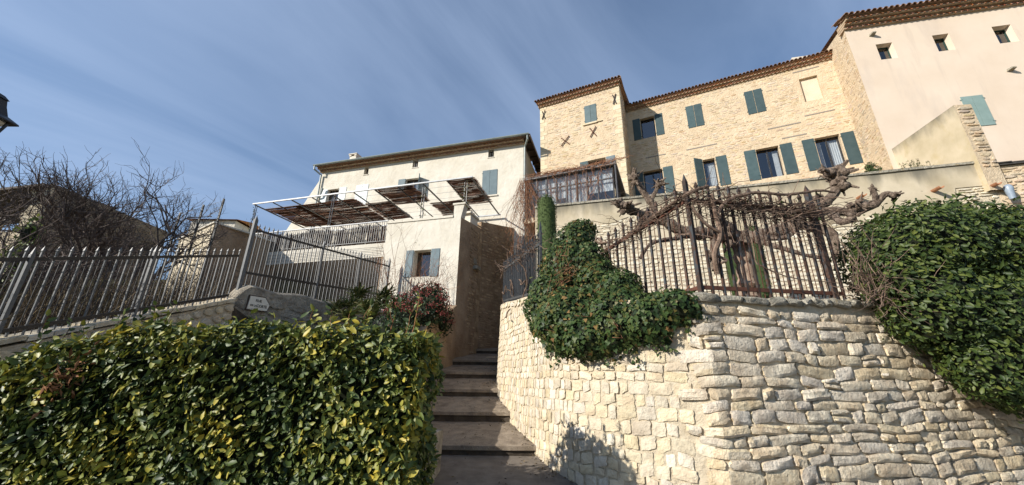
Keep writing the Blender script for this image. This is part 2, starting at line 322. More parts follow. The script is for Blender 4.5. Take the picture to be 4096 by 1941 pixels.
def leaves(part, single, tm, pos, nrm, size, m, parent, n_single=0, tip=(0, 0, -.5), spread=.7):
    """the leaves that show largest as parts of their own, the rest as one part"""
    pos = np.asarray(pos, float); nrm = np.asarray(nrm, float); size = np.asarray(size, float)
    fr = leaf_frames(pos, nrm, size, tip, spread)
    pick = np.zeros(len(pos), bool)
    if n_single:
        v = pos - CAMP; d = v @ FW; sx = (v @ RT) / d * FPX; sy = (v @ UP) / d * FPX
        face = np.abs(np.sum(norm(v) * fr[2], 1)); sc = size / d * face * (np.abs(sx) < 2000) * (np.abs(sy) < 940) * (d > 0) * (np.sum(nrm * v, 1) < 0)
        pick[np.argsort(-sc)[:n_single]] = True
        base = bpy.data.meshes.new(single); base.from_pydata([tuple(p) for p in tm[0]], [], tm[1]); base.update(); base.materials.append(m)
        base.polygons.foreach_set('use_smooth', [True] * len(base.polygons))
        for i in np.nonzero(pick)[0]:
            s = size[i]; x, y, z = fr[0][i] * s, fr[1][i] * s, fr[2][i] * s; p = pos[i]
            obj(single, base, parent, Matrix(((x[0], y[0], z[0], p[0]), (x[1], y[1], z[1], p[1]), (x[2], y[2], z[2], p[2]), (0, 0, 0, 1))))
    k = ~pick
    o = obj(part, leaf_mesh(part, tm, pos[k], tuple(a[k] for a in fr), size[k], m), parent); o['kind'] = 'stuff'
    return o
def on_blobs(blobs, n, depth=.12, seed=3):
    """points on the outer skin of overlapping ellipsoids"""
    g = np.random.default_rng(seed); B = np.array(blobs, float); area = (B[:, 3] * B[:, 4] + B[:, 4] * B[:, 5] + B[:, 3] * B[:, 5])
    P, Q = [], []; got = 0
    while got < n:
        i = g.choice(len(B), 4000, p=area / area.sum()); d = norm(g.normal(0, 1, (4000, 3)))
        rr = 1 - depth * np.abs(g.normal(0, 1, (4000, 1))) + .07 * np.sin(d[:, :1] * 7 + i[:, None]) * np.cos(d[:, 2:] * 6) + .05 * np.sin(d[:, 1:2] * 15 + 2 * i[:, None]) * np.sin(d[:, 2:] * 13) + (g.random((4000, 1)) < .12) * g.exponential(.07, (4000, 1))
        p = B[i, :3] + d * B[i, 3:6] * rr; nn = norm(d / B[i, 3:6])
        inside = np.zeros(4000, bool)
        for j in range(len(B)):
            q = (p - B[j, :3]) / B[j, 3:6]; inside |= (np.sum(q * q, 1) < .72) & (i != j)
        p, nn = p[~inside], nn[~inside]; P.append(p); Q.append(nn); got += len(p)
    return np.concatenate(P)[:n], np.concatenate(Q)[:n]
def blob_core(name, blobs, parent, m, k=.86):
    mb = MB()
    for b in blobs:
        c = np.array(b[:3]); r = np.array(b[3:6]) * k; prof = []
        k0 = len(mb.v); nl, ns = 7, 10
        for a in range(nl + 1):
            th = math.pi * a / nl
            for j in range(ns):
                ph = 2 * math.pi * j / ns; mb.v.append(tuple(c + r * np.array([math.sin(th) * math.cos(ph), math.sin(th) * math.sin(ph), math.cos(th)]) * R.uniform(.93, 1.0)))
        for a in range(nl):
            for j in range(ns):
                p = k0 + a * ns + j; q = k0 + a * ns + (j + 1) % ns; mb.f.append((p, p + ns, q + ns, q))
    return mb.build(name, m, parent)

# ------------------------------------------------------------------ masonry
def poly_stone(fr, u0, u1, v0, v1, proud, rg):
    """a flat-faced rubble stone bedded in mortar: 8-sided, bevelled"""
    cu, cv, hu, hv = (u0 + u1) / 2, (v0 + v1) / 2, (u1 - u0) / 2, (v1 - v0) / 2
    ring = []
    for j in range(8):
        a = 2 * math.pi * (j + .5) / 8; c, s = math.cos(a), math.sin(a)
        k = 1 / (abs(c) ** 3 + abs(s) ** 3) ** (1 / 3) * rg.uniform(.80, 1.0)
        ring.append((c * k * hu, s * k * hv))
    tl = rg.uniform(-.25, .25)
    vs = [fr.P(cu + a, cv + b, -.012) for a, b in ring] + [fr.P(cu + a * .97, cv + b * .93, proud * .7) for a, b in ring] + [fr.P(cu + a * .8, cv + b * .66, proud * (1 + tl * a / hu)) for a, b in ring]
    fs = [(j, (j + 1) % 8, 8 + (j + 1) % 8, 8 + j) for j in range(8)] + [(8 + j, 8 + (j + 1) % 8, 16 + (j + 1) % 8, 16 + j) for j in range(8)] + [tuple(range(16, 24))]
    return vs, fs
def clear_of(u0, u1, v0, v1, holes, m=.05): return all(u1 < a - m or u0 > b + m or v1 < c - m or v0 > d + m for a, b, c, d in holes)
def rubble(fr, u0, u1, v0, v1, holes, parent, seed, m, n_single=300, rowh=(.05, .12), width=(.09, .32), cover=.8, proud=(.006, .016)):
    rg = random.Random(seed); st = []; v = v0
    while v < v1 - .03:
        h = rg.uniform(*rowh); u = u0 + rg.uniform(0, .1)
        while u < u1 - .05:
            w = rg.uniform(*width) * (1.2 if h > .09 else 1)
            dv = rg.uniform(-.015, .015)
            a = (u, min(u + w, u1), v + dv, min(v + dv + h * rg.uniform(.75, 1), v1))
            cl = math.sin(u * 1.7 + seed) * math.cos(v * 1.3 + seed * 2) * .18
            if rg.random() < cover + cl and clear_of(*a, holes): st.append(a)
            u += w + rg.uniform(.01, .045)
        v += h + rg.uniform(.004, .02)
    st.sort(key=lambda a: -(a[1] - a[0]) * (a[3] - a[2]))
    rest = MB()
    for i, a in enumerate(st):
        vs, fs = poly_stone(fr, *a, rg.uniform(*proud), rg)
        if i < n_single:
            b = MB(); b.add(vs, fs); obj('stone', b.mesh('stone', m), parent)
        else: rest.add(vs, fs)
    if rest.v: rest.build('small_stones', m, parent)['kind'] = 'stuff'
def quoins(fr, u0, u1, v0, v1, parent, m, seed, side=1):
    rg = random.Random(seed); v = v0; i = 0
    while v < v1 - .06:
        h = min(rg.uniform(.16, .26), v1 - v); w = (u1 - u0) * (1 if i % 2 else .62)
        b = MB(); a0, a1 = (u0, u0 + w) if side > 0 else (u1 - w, u1)
        b.fbox(fr, a0 + .004, a1 - .004, v + .006, v + h - .006, -.04, rg.uniform(.006, .012)); obj('quoin', b.mesh('quoin', m), parent); v += h; i += 1
def facade(fr, u0, u1, v0, v1, holes, m, name='wall', parent=None, depth=.2):
    """a wall sheet with real openings and reveals"""
    mb = MB(); us = sorted({u0, u1, *[h[0] for h in holes], *[h[1] for h in holes]}); vs = sorted({v0, v1, *[h[2] for h in holes], *[h[3] for h in holes]})
    us = [u for u in us if u0 <= u <= u1]; vs = [v for v in vs if v0 <= v <= v1]
    for a, b in zip(us, us[1:]):
        for c, d in zip(vs, vs[1:]):
            mu, mv = (a + b) / 2, (c + d) / 2
            if any(h[0] < mu < h[1] and h[2] < mv < h[3] for h in holes): continue
            mb.quad(fr.P(a, c), fr.P(b, c), fr.P(b, d), fr.P(a, d))
    for h in holes:
        a, b, c, d = h[:4]; dp = -(h[4] if len(h) > 4 else depth)
        mb.quad(fr.P(a, c), fr.P(a, d), fr.P(a, d, dp), fr.P(a, c, dp)); mb.quad(fr.P(b, d), fr.P(b, c), fr.P(b, c, dp), fr.P(b, d, dp))
        mb.quad(fr.P(a, d), fr.P(b, d), fr.P(b, d, dp), fr.P(a, d, dp)); mb.quad(fr.P(b, c), fr.P(a, c), fr.P(a, c, dp), fr.P(b, c, dp))
    return mb.build(name, m, parent)
def shell(fr, u0, u1, v0, v1, back, m, parent, name='outer_wall', left=True, right=True, v0s=None):
    """side walls and back of a hollow house"""
    mb = MB()
    if left: mb.quad(fr.P(u0, v0, -back), fr.P(u0, v0, 0), fr.P(u0, v1, 0), fr.P(u0, v1, -back))
    if right: mb.quad(fr.P(u1, v0, 0), fr.P(u1, v0, -back), fr.P(u1, v1, -back), fr.P(u1, v1, 0))
    mb.quad(fr.P(u1, v0, -back), fr.P(u0, v0, -back), fr.P(u0, v1, -back), fr.P(u1, v1, -back))
    return mb.build(name, m, parent)
def shutter(fr, hinge_u, width, v0, v1, parent, m, vertical=False, ang=0.0, side=1, n0=.02, boards=10):
    """a board shutter leaf hung at hinge_u; side=+1 opens to the right of the hinge; ang swings it off the wall"""
    ex = fr.u * (math.cos(ang) * side) + fr.n * math.sin(ang); ey = -np.cross(ex, [0, 0, 1.0]) * side
    o = fr.P(hinge_u, v0, n0); ez = fr.v
    b = MB(); b.obox(o + ey * 0 + ez * .008 + ex * .006, ex * (width - .012), ey * .012, ez * (v1 - v0 - .016))
    for k in (.12, .88): b.obox(o + ez * (v1 - v0) * k + ex * -.03, ex * (width * .25), ey * .052, ez * .022)   # strap hinges
    s = b.build('shutter', m, parent)
    N = boards if not vertical else max(2, boards)
    for i in range(N):
        q = MB(); g = .006
        if vertical: q.obox(o + ex * (width * i / N + g) + ey * .012, ex * (width / N - 2 * g), ey * .024, ez * (v1 - v0))
        else: q.obox(o + ez * ((v1 - v0) * i / N + g) + ey * .012, ex * width, ey * .024, ez * ((v1 - v0) / N - 2 * g))
        obj('plank', q.mesh('plank', m), s)
    return s
def window(fr, a, b, c, d, parent, mfr=None, dp=.17, leaves_=2, curtain=0, w=.035):
    mfr = mfr or m_darkfr; mb = MB()
    mb.fbox(fr, a, a + w, c, d, -dp - .05, -dp); mb.fbox(fr, b - w, b, c, d, -dp - .05, -dp); mb.fbox(fr, a + w, b - w, c, c + w, -dp - .05, -dp); mb.fbox(fr, a + w, b - w, d - w, d, -dp - .05, -dp)
    if leaves_ == 2: mb.fbox(fr, (a + b) / 2 - w * .7, (a + b) / 2 + w * .7, c + w, d - w, -dp - .05, -dp + .008)
    f = mb.build('window', mfr, parent)
    xs = [a + w, b - w] if leaves_ == 1 else [a + w, (a + b) / 2 - w * .7, (a + b) / 2 + w * .7, b - w]
    for i in range(0, len(xs), 2):
        p = MB(); p.quad(fr.P(xs[i], c + w, -dp - .025), fr.P(xs[i + 1], c + w, -dp - .025), fr.P(xs[i + 1], d - w, -dp - .025), fr.P(xs[i], d - w, -dp - .025)); p.build('pane', m_glass, f)
    bx = MB(); e = .25; r0, r1 = -dp - .9, -dp - .052                      # the room behind
    bx.quad(fr.P(a - e, c - e, r0), fr.P(b + e, c - e, r0), fr.P(b + e, d + e, r0), fr.P(a - e, d + e, r0))
    bx.quad(fr.P(a - e, c - e, r1), fr.P(a - e, c - e, r0), fr.P(a - e, d + e, r0), fr.P(a - e, d + e, r1)); bx.quad(fr.P(b + e, c - e, r0), fr.P(b + e, c - e, r1), fr.P(b + e, d + e, r1), fr.P(b + e, d + e, r0))
    bx.quad(fr.P(a - e, d + e, r1), fr.P(a - e, d + e, r0), fr.P(b + e, d + e, r0), fr.P(b + e, d + e, r1)); bx.quad(fr.P(a - e, c - e, r0), fr.P(a - e, c - e, r1), fr.P(b + e, c - e, r1), fr.P(b + e, c - e, r0))
    bx.build('room', m_inside, f)
    for cs in ([curtain] if isinstance(curtain, (int, float)) else curtain):
        if not cs: continue
        q = MB(); W_ = abs(cs) * (b - a); n = 14; u0 = (b - w - W_) if cs > 0 else a + w
        for i in range(n):
            x0, x1 = u0 + W_ * i / n, u0 + W_ * (i + 1) / n; z0, z1 = -dp - .10 - .018 * math.sin(i * 2.1), -dp - .10 - .018 * math.sin((i + 1) * 2.1)
            q.quad(fr.P(x0, c + w, z0), fr.P(x1, c + w, z1), fr.P(x1, d - w * 2.5, z1), fr.P(x0, d - w * 2.5, z0))
        q.build('curtain', m_curtain, f, smooth=True)
    return f
_arch = {}
def arch_mesh(r, ln, m, key):
    """a half-round barrel tile, hollow side down, its mouth facing -y"""
    if key in _arch: return _arch[key]
    mb = MB(); n = 6; t = r * .2; k = []
    for y in (0, ln):
        for rr in (r, r - t):
            k.append(len(mb.v)); rv = rr * (.9 if y else 1.0)
            for j in range(n + 1):
                a = math.pi * j / n; mb.v.append((rv * math.cos(a), y, rv * math.sin(a) * .9))
    for j in range(n):
        mb.f += [(k[0] + j, k[0] + j + 1, k[2] + j + 1, k[2] + j), (k[1] + j + 1, k[1] + j, k[3] + j, k[3] + j + 1), (k[0] + j + 1, k[0] + j, k[1] + j, k[1] + j + 1)]
    _arch[key] = mb.mesh('tile', m, True); return _arch[key]
def eaves(fr, u0, u1, v0, pitch, rows, parent, key, step=.10, rowh=None, over=.10, roof_m=None, slope=.28, back=4.0, skew=0.0):
    """rows of bedded barrel tiles stepping out under the roof, then the roof's own tile edge"""
    r = pitch * .5; rowh = rowh or pitch * .72; roof_m = roof_m or m_roof
    me = arch_mesh(r * .98, .3, m_tile, key + 'g'); n = int((u1 - u0) / pitch)
    e = MB()
    for k in range(rows):
        out = step * (k + 1)
        e.fbox(fr, u0, u1, v0 + rowh * k, v0 + rowh * k + rowh * .98, -.25, out - .035)          # the bedding behind the mouths
        e.fbox(fr, u0 - .01, u1 + .01, v0 + rowh * k + rowh * .8, v0 + rowh * (k + 1), -.25, out + .004)
    eo = e.build('eave', m_infill, parent)
    for k in range(rows):
        out = step * (k + 1)
        for i in range(n + (k % 2)):
            u = u0 + pitch * (i + .5 - .5 * (k % 2)) + (u1 - u0 - n * pitch) / 2
            obj('tile', me, eo, fr.M(u, v0 + rowh * k + R.uniform(-.004, .004), out) @ Matrix.Rotation(R.uniform(-.03, .03), 4, 'Z'))
    top = v0 + rowh * rows; o = step * rows + over
    rf = MB(); nr, nb = o, -back
    rf.quad(fr.P(u0 - .06, top, nr), fr.P(u1 + .06, top, nr), fr.P(u1 + .06, top + slope * (nr - nb), nb), fr.P(u0 - .06 + skew, top + slope * (nr - nb), nb))
    rf.fbox(fr, u0 - .05, u1 + .05, top - .012, top - .002, nr - .35, nr - .02)
    ro = rf.build('roof', roof_m, parent)
    mr = arch_mesh(r * .85, .42, roof_m, key + 'r'); n2 = int((u1 - u0 + .1) / pitch)
    for i in range(n2 + 1):
        u = u0 - .05 + pitch * i + R.uniform(-.008, .008)
        for kk in range(2):
            n_ = nr + .03 - kk * .36
            obj('tile', mr, ro, fr.M(u, top + .012 + slope * (nr - n_) + R.uniform(-.006, .008), n_) @ Matrix.Rotation(math.atan(slope), 4, 'X') @ Matrix.Rotation(R.uniform(-.04, .04), 4, 'Z'))
    return ro

# ================================================================== SETTING
def struct(name, mb, m, smooth=False): return tag(mb.build(name, m, None, smooth), kind='structure')
g = MB(); g.quad((-400, -400, -.6), (400, -400, -.6), (400, 400, -.6), (-400, 400, -.6)); struct('ground', g, m_grass)
g = MB()
for j in range(24):                                                          # the street rises to the foot of the steps
    y0, y1 = -6 + j * .5, -5.5 + j * .5; z = lambda y: max(-.5, .095 * y)
    g.quad((-14, y0, z(y0)), (14, y0, z(y0)), (14, y1, z(y1)), (-14, y1, z(y1)))
struct('street', g, m_road)

# street wall plan: runs down the alley towards us, rounds the corner and goes off to the right
WALL = smooth_path([(1.1, 12.0), (.45, 11.85), (-.05, 11.4), (-.27, 10.6), (-.31, 9.7), (-.22, 8.45), (.04, 7.4), (.40, 6.05), (.70, 5.2), (1.03, 4.70), (1.46, 4.38), (2.03, 4.05)], .03)[:-1] + smooth_path([(2.03, 4.05), (2.7, 4.18), (3.4, 4.36), (4.3, 4.60), (6.0, 5.08), (9.0, 5.95)], .03)
WALL = np.array(WALL); _seg = np.linalg.norm(np.diff(WALL, axis=0), axis=1); WS = np.concatenate([[0], np.cumsum(_seg)]); WLEN = WS[-1]
_tan = np.gradient(WALL, axis=0); _tan = _tan / np.linalg.norm(_tan, axis=1, keepdims=True)
def wall_pt(s, z, n=0.0):
    x = np.interp(s, WS, WALL[:, 0]); y = np.interp(s, WS, WALL[:, 1]); tx = np.interp(s, WS, _tan[:, 0]); ty = np.interp(s, WS, _tan[:, 1]); l = math.hypot(tx, ty)
    lean = (z - 1.2) * .035                                                   # slight batter
    n = n - lean; z = z + .010 * math.sin(s * 2.3 + z * 2.2) + .007 * math.sin(s * 5.7 + z * 6); return np.array([x + ty / l * n, y - tx / l * n, z])
def s_of_y(y): return float(np.interp(-y, -WALL[:250, 1][::1], WS[:250])) if False else float(WS[int(np.argmin(np.abs(WALL[:420, 1] - y)))])
S_CORNER = float(WS[int(np.argmin(np.hypot(WALL[:, 0] - 2.03, WALL[:, 1] - 4.05)))])
def wall_top(s):
    y = np.interp(s, WS, WALL[:, 1])
    if s > S_CORNER - .25: return 2.36 + .028 * max(0, s - S_CORNER)
    return float(np.interp(y, [4.2, 5.0, 6.5, 9.5, 13, 15], [2.40, 2.5, 2.87, 3.25, 3.6, 4.0]))

# steps: sloping treads between low risers
STEP = [(6.0, .70, .57), (7.4, 1.02, .855), (8.45, 1.36, 1.22), (9.7, 1.71, 1.56), (11.5, 2.06, 1.91), (13.3, 2.475, 2.33), (15.0, 2.85, 2.70), (16.8, 3.2, 3.06), (18.8, 3.6, 3.45)]
st = thing('stone_stairs', (-.6, 6, .57), None, None); st['kind'] = 'structure'
for i, (y, zt, zb) in enumerate(STEP[:-1]):
    yn, _, zbn = STEP[i + 1]; m = MB(); xl = -2.4; xr = float(np.interp(-y, -WALL[:380, 1], WALL[:380, 0])) + .3 if False else .9
    n = 30; vs, fs = [], []
    for k in range(n + 1):                                                     # worn front edge and tread
        x = xl + (xr - xl) * k / n; e = R.uniform(-.012, .012) + .02 * math.sin(x * 3 + i); d = R.uniform(0, .014)
        vs += [(x, y + e + .03, zb - .05), (x, y + e + .03, zt - .07), (x, y + e, zt - .065), (x, y + e, zt - .012), (x, y + e + .02, zt - d), (x, yn + .05, zbn - .002)]
    for k in range(n):
        a, b = 6 * k, 6 * k + 6; fs += [(a + j, b + j, b + j + 1, a + j + 1) for j in range(5)]
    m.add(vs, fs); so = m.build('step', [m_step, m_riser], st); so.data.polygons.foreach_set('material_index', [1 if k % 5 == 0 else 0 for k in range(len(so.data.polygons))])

# ---------------------------------------------------------------- street wall, stone by stone
sw = thing('street_wall', (2, 4.3, .3), 'curving street retaining wall of pale rough limestone beside the steps', 'wall')
mb = MB(); nz = 26; ns = int(WLEN / .06); g0 = len(mb.v)
for i in range(ns + 1):
    s = WLEN * i / ns; t = wall_top(s)
    for k in range(nz + 1):
        z = .0 + (t + .035) * k / nz; mb.v.append(tuple(wall_pt(s, z, -.004 + R.uniform(-.010, .010))))
    mb.v.append(tuple(wall_pt(s, t + .04, -.45)))
w = nz + 2
for i in range(ns):
    for k in range(nz + 1): a = i * w + k; mb.f.append((a, a + w, a + w + 1, a + 1))
mb.build('mortar', m_smortar, sw, smooth=True)
def wall_stone(s0, s1, z0, z1, proud, rg, nx=6, nz_=4, rnd=.42):
    cs, cz, hs, hz = (s0 + s1) / 2, (z0 + z1) / 2, (s1 - s0) / 2, (z1 - z0) / 2
    ph = [rg.uniform(0, 6.28) for _ in range(6)]; tilt = rg.uniform(-.12, .12); tw = rg.uniform(-.02, .02); vs, fs = [], []
    for b_ in range(nz_ + 3):
        for a_ in range(nx + 3):
            a = -1 + 2 * min(max(a_ - 1, 0), nx) / nx; b = -1 + 2 * min(max(b_ - 1, 0), nz_) / nz_
            skirt = a_ in (0, nx + 2) or b_ in (0, nz_ + 2)
            x = a * math.sqrt(1 - rnd * b * b / 2); y = b * math.sqrt(1 - rnd * a * a / 2)
            x += (.04 * math.sin(3 * b + ph[0]) + .05 * math.sin(7 * b + ph[4])) * (abs(a) > .5); y += (.08 * math.sin(2.2 * a + ph[1]) + .05 * math.sin(6.5 * a + ph[5])) * (abs(b) > .4)
            e = max(abs(a), abs(b))
            prof = proud * (1 - .34 * e ** 12) * (1 + .16 * math.sin(2.4 * a + ph[2]) * math.cos(2 * b + ph[3]) + tilt * a) + rg.uniform(-.14, .14) * proud
            if skirt: prof = -.02
            vs.append(wall_pt(cs + x * hs, cz + y * hz + x * tw, prof))
    W_ = nx + 3
    for b_ in range(nz_ + 2):
        for a_ in range(nx + 2): k = b_ * W_ + a_; fs.append((k, k + 1, k + W_ + 1, k + W_))
    return vs, fs
rg = random.Random(21); stones = []
v = .18
while v < 2.36:                                                               # big weathered stones right of the corner
    h = min(rg.choice([.085, .095, .105, .12, .135, .155]), 2.40 - v)
    if h < .06: break
    s = S_CORNER - .22 + rg.uniform(-.14, .12)
    while s < WLEN - .2:
        wd = rg.choice([.15, .22, .28, .34, .40, .48]) * rg.uniform(.9, 1.1)
        if h > .10 and rg.random() < .10 and wd < .3:
            k = rg.uniform(.42, .58); stones.append((s, s + wd, v, v + h * k - .008, .040, 1)); stones.append((s, s + wd * rg.uniform(.8, 1), v + h * k + .008, v + h, .038, 1))
        else: stones.append((s + .006, s + wd - .006, v + rg.uniform(-.01, .008), v + h * rg.uniform(.90, .99), rg.uniform(.022, .046), 1))
        s += wd + rg.uniform(.008, .022)
    v += h + rg.uniform(.002, .010)
v = .15
while v < 3.4:                                                                # small squared stones along the alley
    h = rg.choice([.075, .085, .095, .11, .125, .14]); s = .1
    while s < S_CORNER - .08:
        near = np.interp(s, [0, S_CORNER - 3, S_CORNER], [.85, .85, 1.3]); wd = rg.uniform(.07, .19) * near
        t = wall_top(s) - .09
        e = S_CORNER - .15 + math.sin(v * 23) * .10
        if v + h < t and s + wd < e + .04: stones.append((s + .004, s + wd - .004, v + rg.uniform(-.008, .008), v + h * rg.uniform(.86, 1.03), rg.uniform(.006, .020), 0))
        s += wd + rg.uniform(.006, .022)
    v += h + rg.uniform(.006, .016)
def shown(a):
    p = wall_pt((a[0] + a[1]) / 2, (a[2] + a[3]) / 2) - CAMP; d = p @ FW; x = (p @ RT) / d * FPX; y = (p @ UP) / d * FPX
    return (a[1] - a[0]) * (a[3] - a[2]) / d ** 2 if abs(x) < 2048 and abs(y) < 970 and d > 0 else 0
stones.sort(key=shown, reverse=True); rest = {0: MB(), 1: MB()}
for i, a in enumerate(stones):
    near = i < 420
    vs_, fs_ = wall_stone(*a[:5], rg, nx=6 if near else 4, nz_=4 if near else 2, rnd=.14 if a[5] == 0 else .24)
    mm = m_gstone if a[5] else m_sstone
    if i < 300: b = MB(); b.add(vs_, fs_); me_ = b.mesh('stone', mm, True); me_.set_sharp_from_angle(angle=math.radians(24)); obj('stone', me_, sw)
    else: rest[a[5]].add(vs_, fs_)
for k in (0, 1): rest[k].build('small_stones', m_gstone if k else m_sstone, sw, smooth=True)['kind'] = 'stuff'
s = S_CORNER - .14
while s < WLEN - .3:                                                          # flat coping stones on the low wall
    wd = rg.uniform(.12, .46); b = MB(); h = rg.uniform(.07, .095)
    zc_ = wall_top(s) + .025; vs_, fs_ = wall_stone(s, s + wd, zc_, zc_ + h, .06, rg, rnd=.3); k = len(vs_)
    tops = [wall_pt(s + .02, zc_ + h * .9, -.4), wall_pt(s + wd - .02, zc_ + h * .9, -.4)]
    b.add(vs_, fs_); b.add([wall_pt(s + .02, zc_ + h * .93, .03), wall_pt(s + wd - .02, zc_ + h * .93, .03), tops[1], tops[0]], [(0, 1, 2, 3)])
    obj('coping_stone', b.mesh('coping_stone', m_cope, True), sw); s += wd + .012
s = .5
while s < S_CORNER - .5:
    wd = rg.uniform(.16, .34); t = wall_top(s + wd / 2); b = MB(); vs_, fs_ = wall_stone(s, s + wd, t - .08, t, .03, rg, nx=3, nz_=2); b.add(vs_, fs_)
    b.quad(wall_pt(s, t - .01, .02), wall_pt(s + wd, t - .01, .02), wall_pt(s + wd, t - .01, -.3), wall_pt(s, t - .01, -.3)); obj('coping_stone', b.mesh('coping_stone', m_sstone, True), sw); s += wd + .012

# ---------------------------------------------------------------- garden ground behind the walls
SG = np.linspace(1.6, WLEN - .2, 40); inner = [tuple(wall_pt(s, 1.2, -.3)[:2]) for s in SG]
g = MB(); zt = [min(wall_top(s) - .12, 3.2) for s in SG]
g.prism(inner + [(14, 8.2), (3.2, 10.9), (.8, 11.6)], -.5, zt + [2.9, 2.9, 3.0]); struct('garden_ground', g, m_soil)
W = Fr((11.7, 8.3), -74)                                                       # garden back wall
g = MB(); pw = lambda u, n: tuple(W.P(u, 0, n)[:2])
g.prism([pw(-11.4, -.1), pw(9, -.1), (30, 30), (2.5, 30), (1.3, 15)], 1, 6.70); struct('upper_terrace', g, m_soil)
g = MB()                                                                       # left-hand garden, rising with the steps
g.prism([(-2.0, 6.2), (-2.1, 11.7), (-8, 13.6), (-30, 20), (-30, 5), (-6.2, 4.2), (-5.55, 7.7), (-5.4, 7.9), (-3.0, 7.6)], -.5, [1.2, 3.0, 3.3, 3.8, 2.0, 1.75, 2.85, 2.7, 1.6]); struct('bank', g, m_soil)
g = MB(); g.prism([(-60, 12), (-30, 14.5), (-8.6, 14.6), (0, 26), (0, 80), (-80, 80)], -.5, [4.5, 4.8, 5.0, 5.0, 9, 9]); struct('hillside', g, m_grass)

# ================================================================== BUILDINGS
def Fr2(p, q):
    d = np.array([q[0] - p[0], q[1] - p[1]]); return Fr(p, math.degrees(math.atan2(-d[0], -d[1])))
def right_side(fr, u): return Fr(fr.P(u, 0), 0) if False else Fr2(fr.P(u, 0), fr.P(u, 0, -1))
def left_side(fr, u, back): return Fr2(fr.P(u, 0, -back), fr.P(u, 0))

# ---------------------------------------------------------------- cream house with gutter and genoise
H = Fr((-.47, 15.04), -74.5)
hh = thing('cream_house', H.P(-4, 3.4), 'cream rendered house with zinc gutter and scalloped tile eaves behind the pergola', 'house')
hw = [(-7.23, -6.98, 10.99, 11.40, .22), (-4.54, -4.25, 11.01, 11.42, .22), (-.70, -.43, 11.0, 11.41, .22), (-9.20, -8.52, 9.35, 10.40, .2), (-4.82, -4.12, 9.30, 10.43, .2)]
facade(H, -9.75, .95, 3, 11.45, hw, m_cream, 'wall', hh)
shell(H, -9.75, .95, 3, 11.45, 7, m_cream, hh)
b = MB(); b.add([H.P(-9.75, 11.2, 0), H.P(-9.75, 3, 0), H.P(-14.2, 3, 0), H.P(-9.75, 11.2, -1.2), H.P(-9.75, 3, -1.2), H.P(-14.2, 3, -1.2)], [(0, 2, 1), (3, 4, 5), (0, 3, 5, 2)]); b.build('buttress', m_cream, hh)
for h in hw[:3]:
    window(H, *h[:4], hh, m_wood, dp=.2, leaves_=1, w=.025)
    b = MB(); b.fbox(H, h[0] - .03, h[1] + .03, h[2] - .035, h[2], -.1, .025); b.build('sill', m_cream, hh)
for h in hw[1:3]:
    for k in (.33, .66): b = MB(); b.fbox(H, h[0] + (h[1] - h[0]) * k - .008, h[0] + (h[1] - h[0]) * k + .008, h[2], h[3], -.06, -.045); b.build('window_bar', m_iron, hh)
for h in hw[3:]: window(H, *h[:4], hh, m_wood, dp=.16, curtain=.35)
shutter(H, -9.21, .34, 9.35, 10.42, hh, m_shutw, side=-1, boards=7); shutter(H, -8.51, .42, 9.35, 10.43, hh, m_shutw, side=1, boards=7)
shutter(H, -7.18, .35, 9.30, 10.44, hh, m_shutw, side=-1, vertical=True, boards=3); shutter(H, -7.18, .35, 9.30, 10.44, hh, m_shutw, side=1, vertical=True, boards=3)
shutter(H, -4.83, .37, 9.32, 10.46, hh, m_shutb, side=-1, boards=7); shutter(H, -4.10, .36, 9.32, 10.46, hh, m_shutb, side=1, ang=math.radians(62), boards=7)
shutter(H, -.93, .35, 9.10, 10.35, hh, m_shutb, side=1, vertical=True, boards=3); shutter(H, -.58, .35, 9.10, 10.35, hh, m_shutb, side=1, vertical=True, boards=3)
b = MB(); b.fbox(H, -.97, -.19, 9.03, 9.09, -.05, .05); b.build('sill', m_cream, hh)
eaves(H, -9.85, 1.0, 11.44, .168, 2, hh, 'cream', step=.13, rowh=.105, over=.10, back=3.6)
b = MB(); N_ = 40; pr = [(math.cos(a) * .062, math.sin(a) * .062) for a in np.linspace(math.pi, 2 * math.pi, 7)]      # half-round gutter
for k in range(7):
    for u in (-9.98, 1.3): b.v.append(tuple(H.P(u, 11.68 + pr[k][1], .43 + pr[k][0])))
for k in range(6): b.f.append((2 * k, 2 * k + 1, 2 * k + 3, 2 * k + 2))
for i in range(9): b.tube([H.P(-9.6 + i * 1.33, 11.68, .495), H.P(-9.6 + i * 1.33, 11.61, .43), H.P(-9.6 + i * 1.33, 11.66, .36)], .008, 4)
b.build('gutter', m_zinc, hh, smooth=True)
b = MB(); b.tube([H.P(-9.9, 11.63, .43), H.P(-9.9, 11.45, .43), H.P(-9.72, 11.25, .1), H.P(-9.70, 10.3, .08), H.P(-9.70, 8, .08)], .045, 8); b.build('downpipe', m_zinc, hh, True)
b = MB(); b.tube([H.P(-9.68, 9.95, .10), H.P(-9.50, 10.02, .14), H.P(-9.43, 10.25, .16), H.P(-9.38, 10.42, .18)], [.04, .045, .05, .065], 8); b.build('hopper', m_zinc, hh, True)
b = MB(); b.tube([H.P(1.22, 11.62, .40), H.P(1.22, 11.45, .36), H.P(1.02, 11.28, .03), H.P(1.0, 10, -.02), H.P(1.0, 6.5, -.02)], .042, 8); b.build('downpipe', m_zinc, hh, True)
b = MB(); b.fbox(H, .95, 1.34, 11.60, 11.66, -5.5, .42); b.fbox(H, 1.30, 1.345, 11.52, 11.67, -5.5, .42)
for i in range(9): b.fbox(H, .95, 1.32, 11.52, 11.60, -.2 - i * .6, -.1 - i * .6)
b.build('side_overhang', m_wood, hh)
b = MB(); b.fbox(H, -9.12, -8.72, 12.0, 12.92, -1.4, -1.0)
for c_ in ((-9.15, -9.02), (-8.82, -8.69)): b.fbox(H, *c_, 12.92, 13.02, -1.43, -.97)
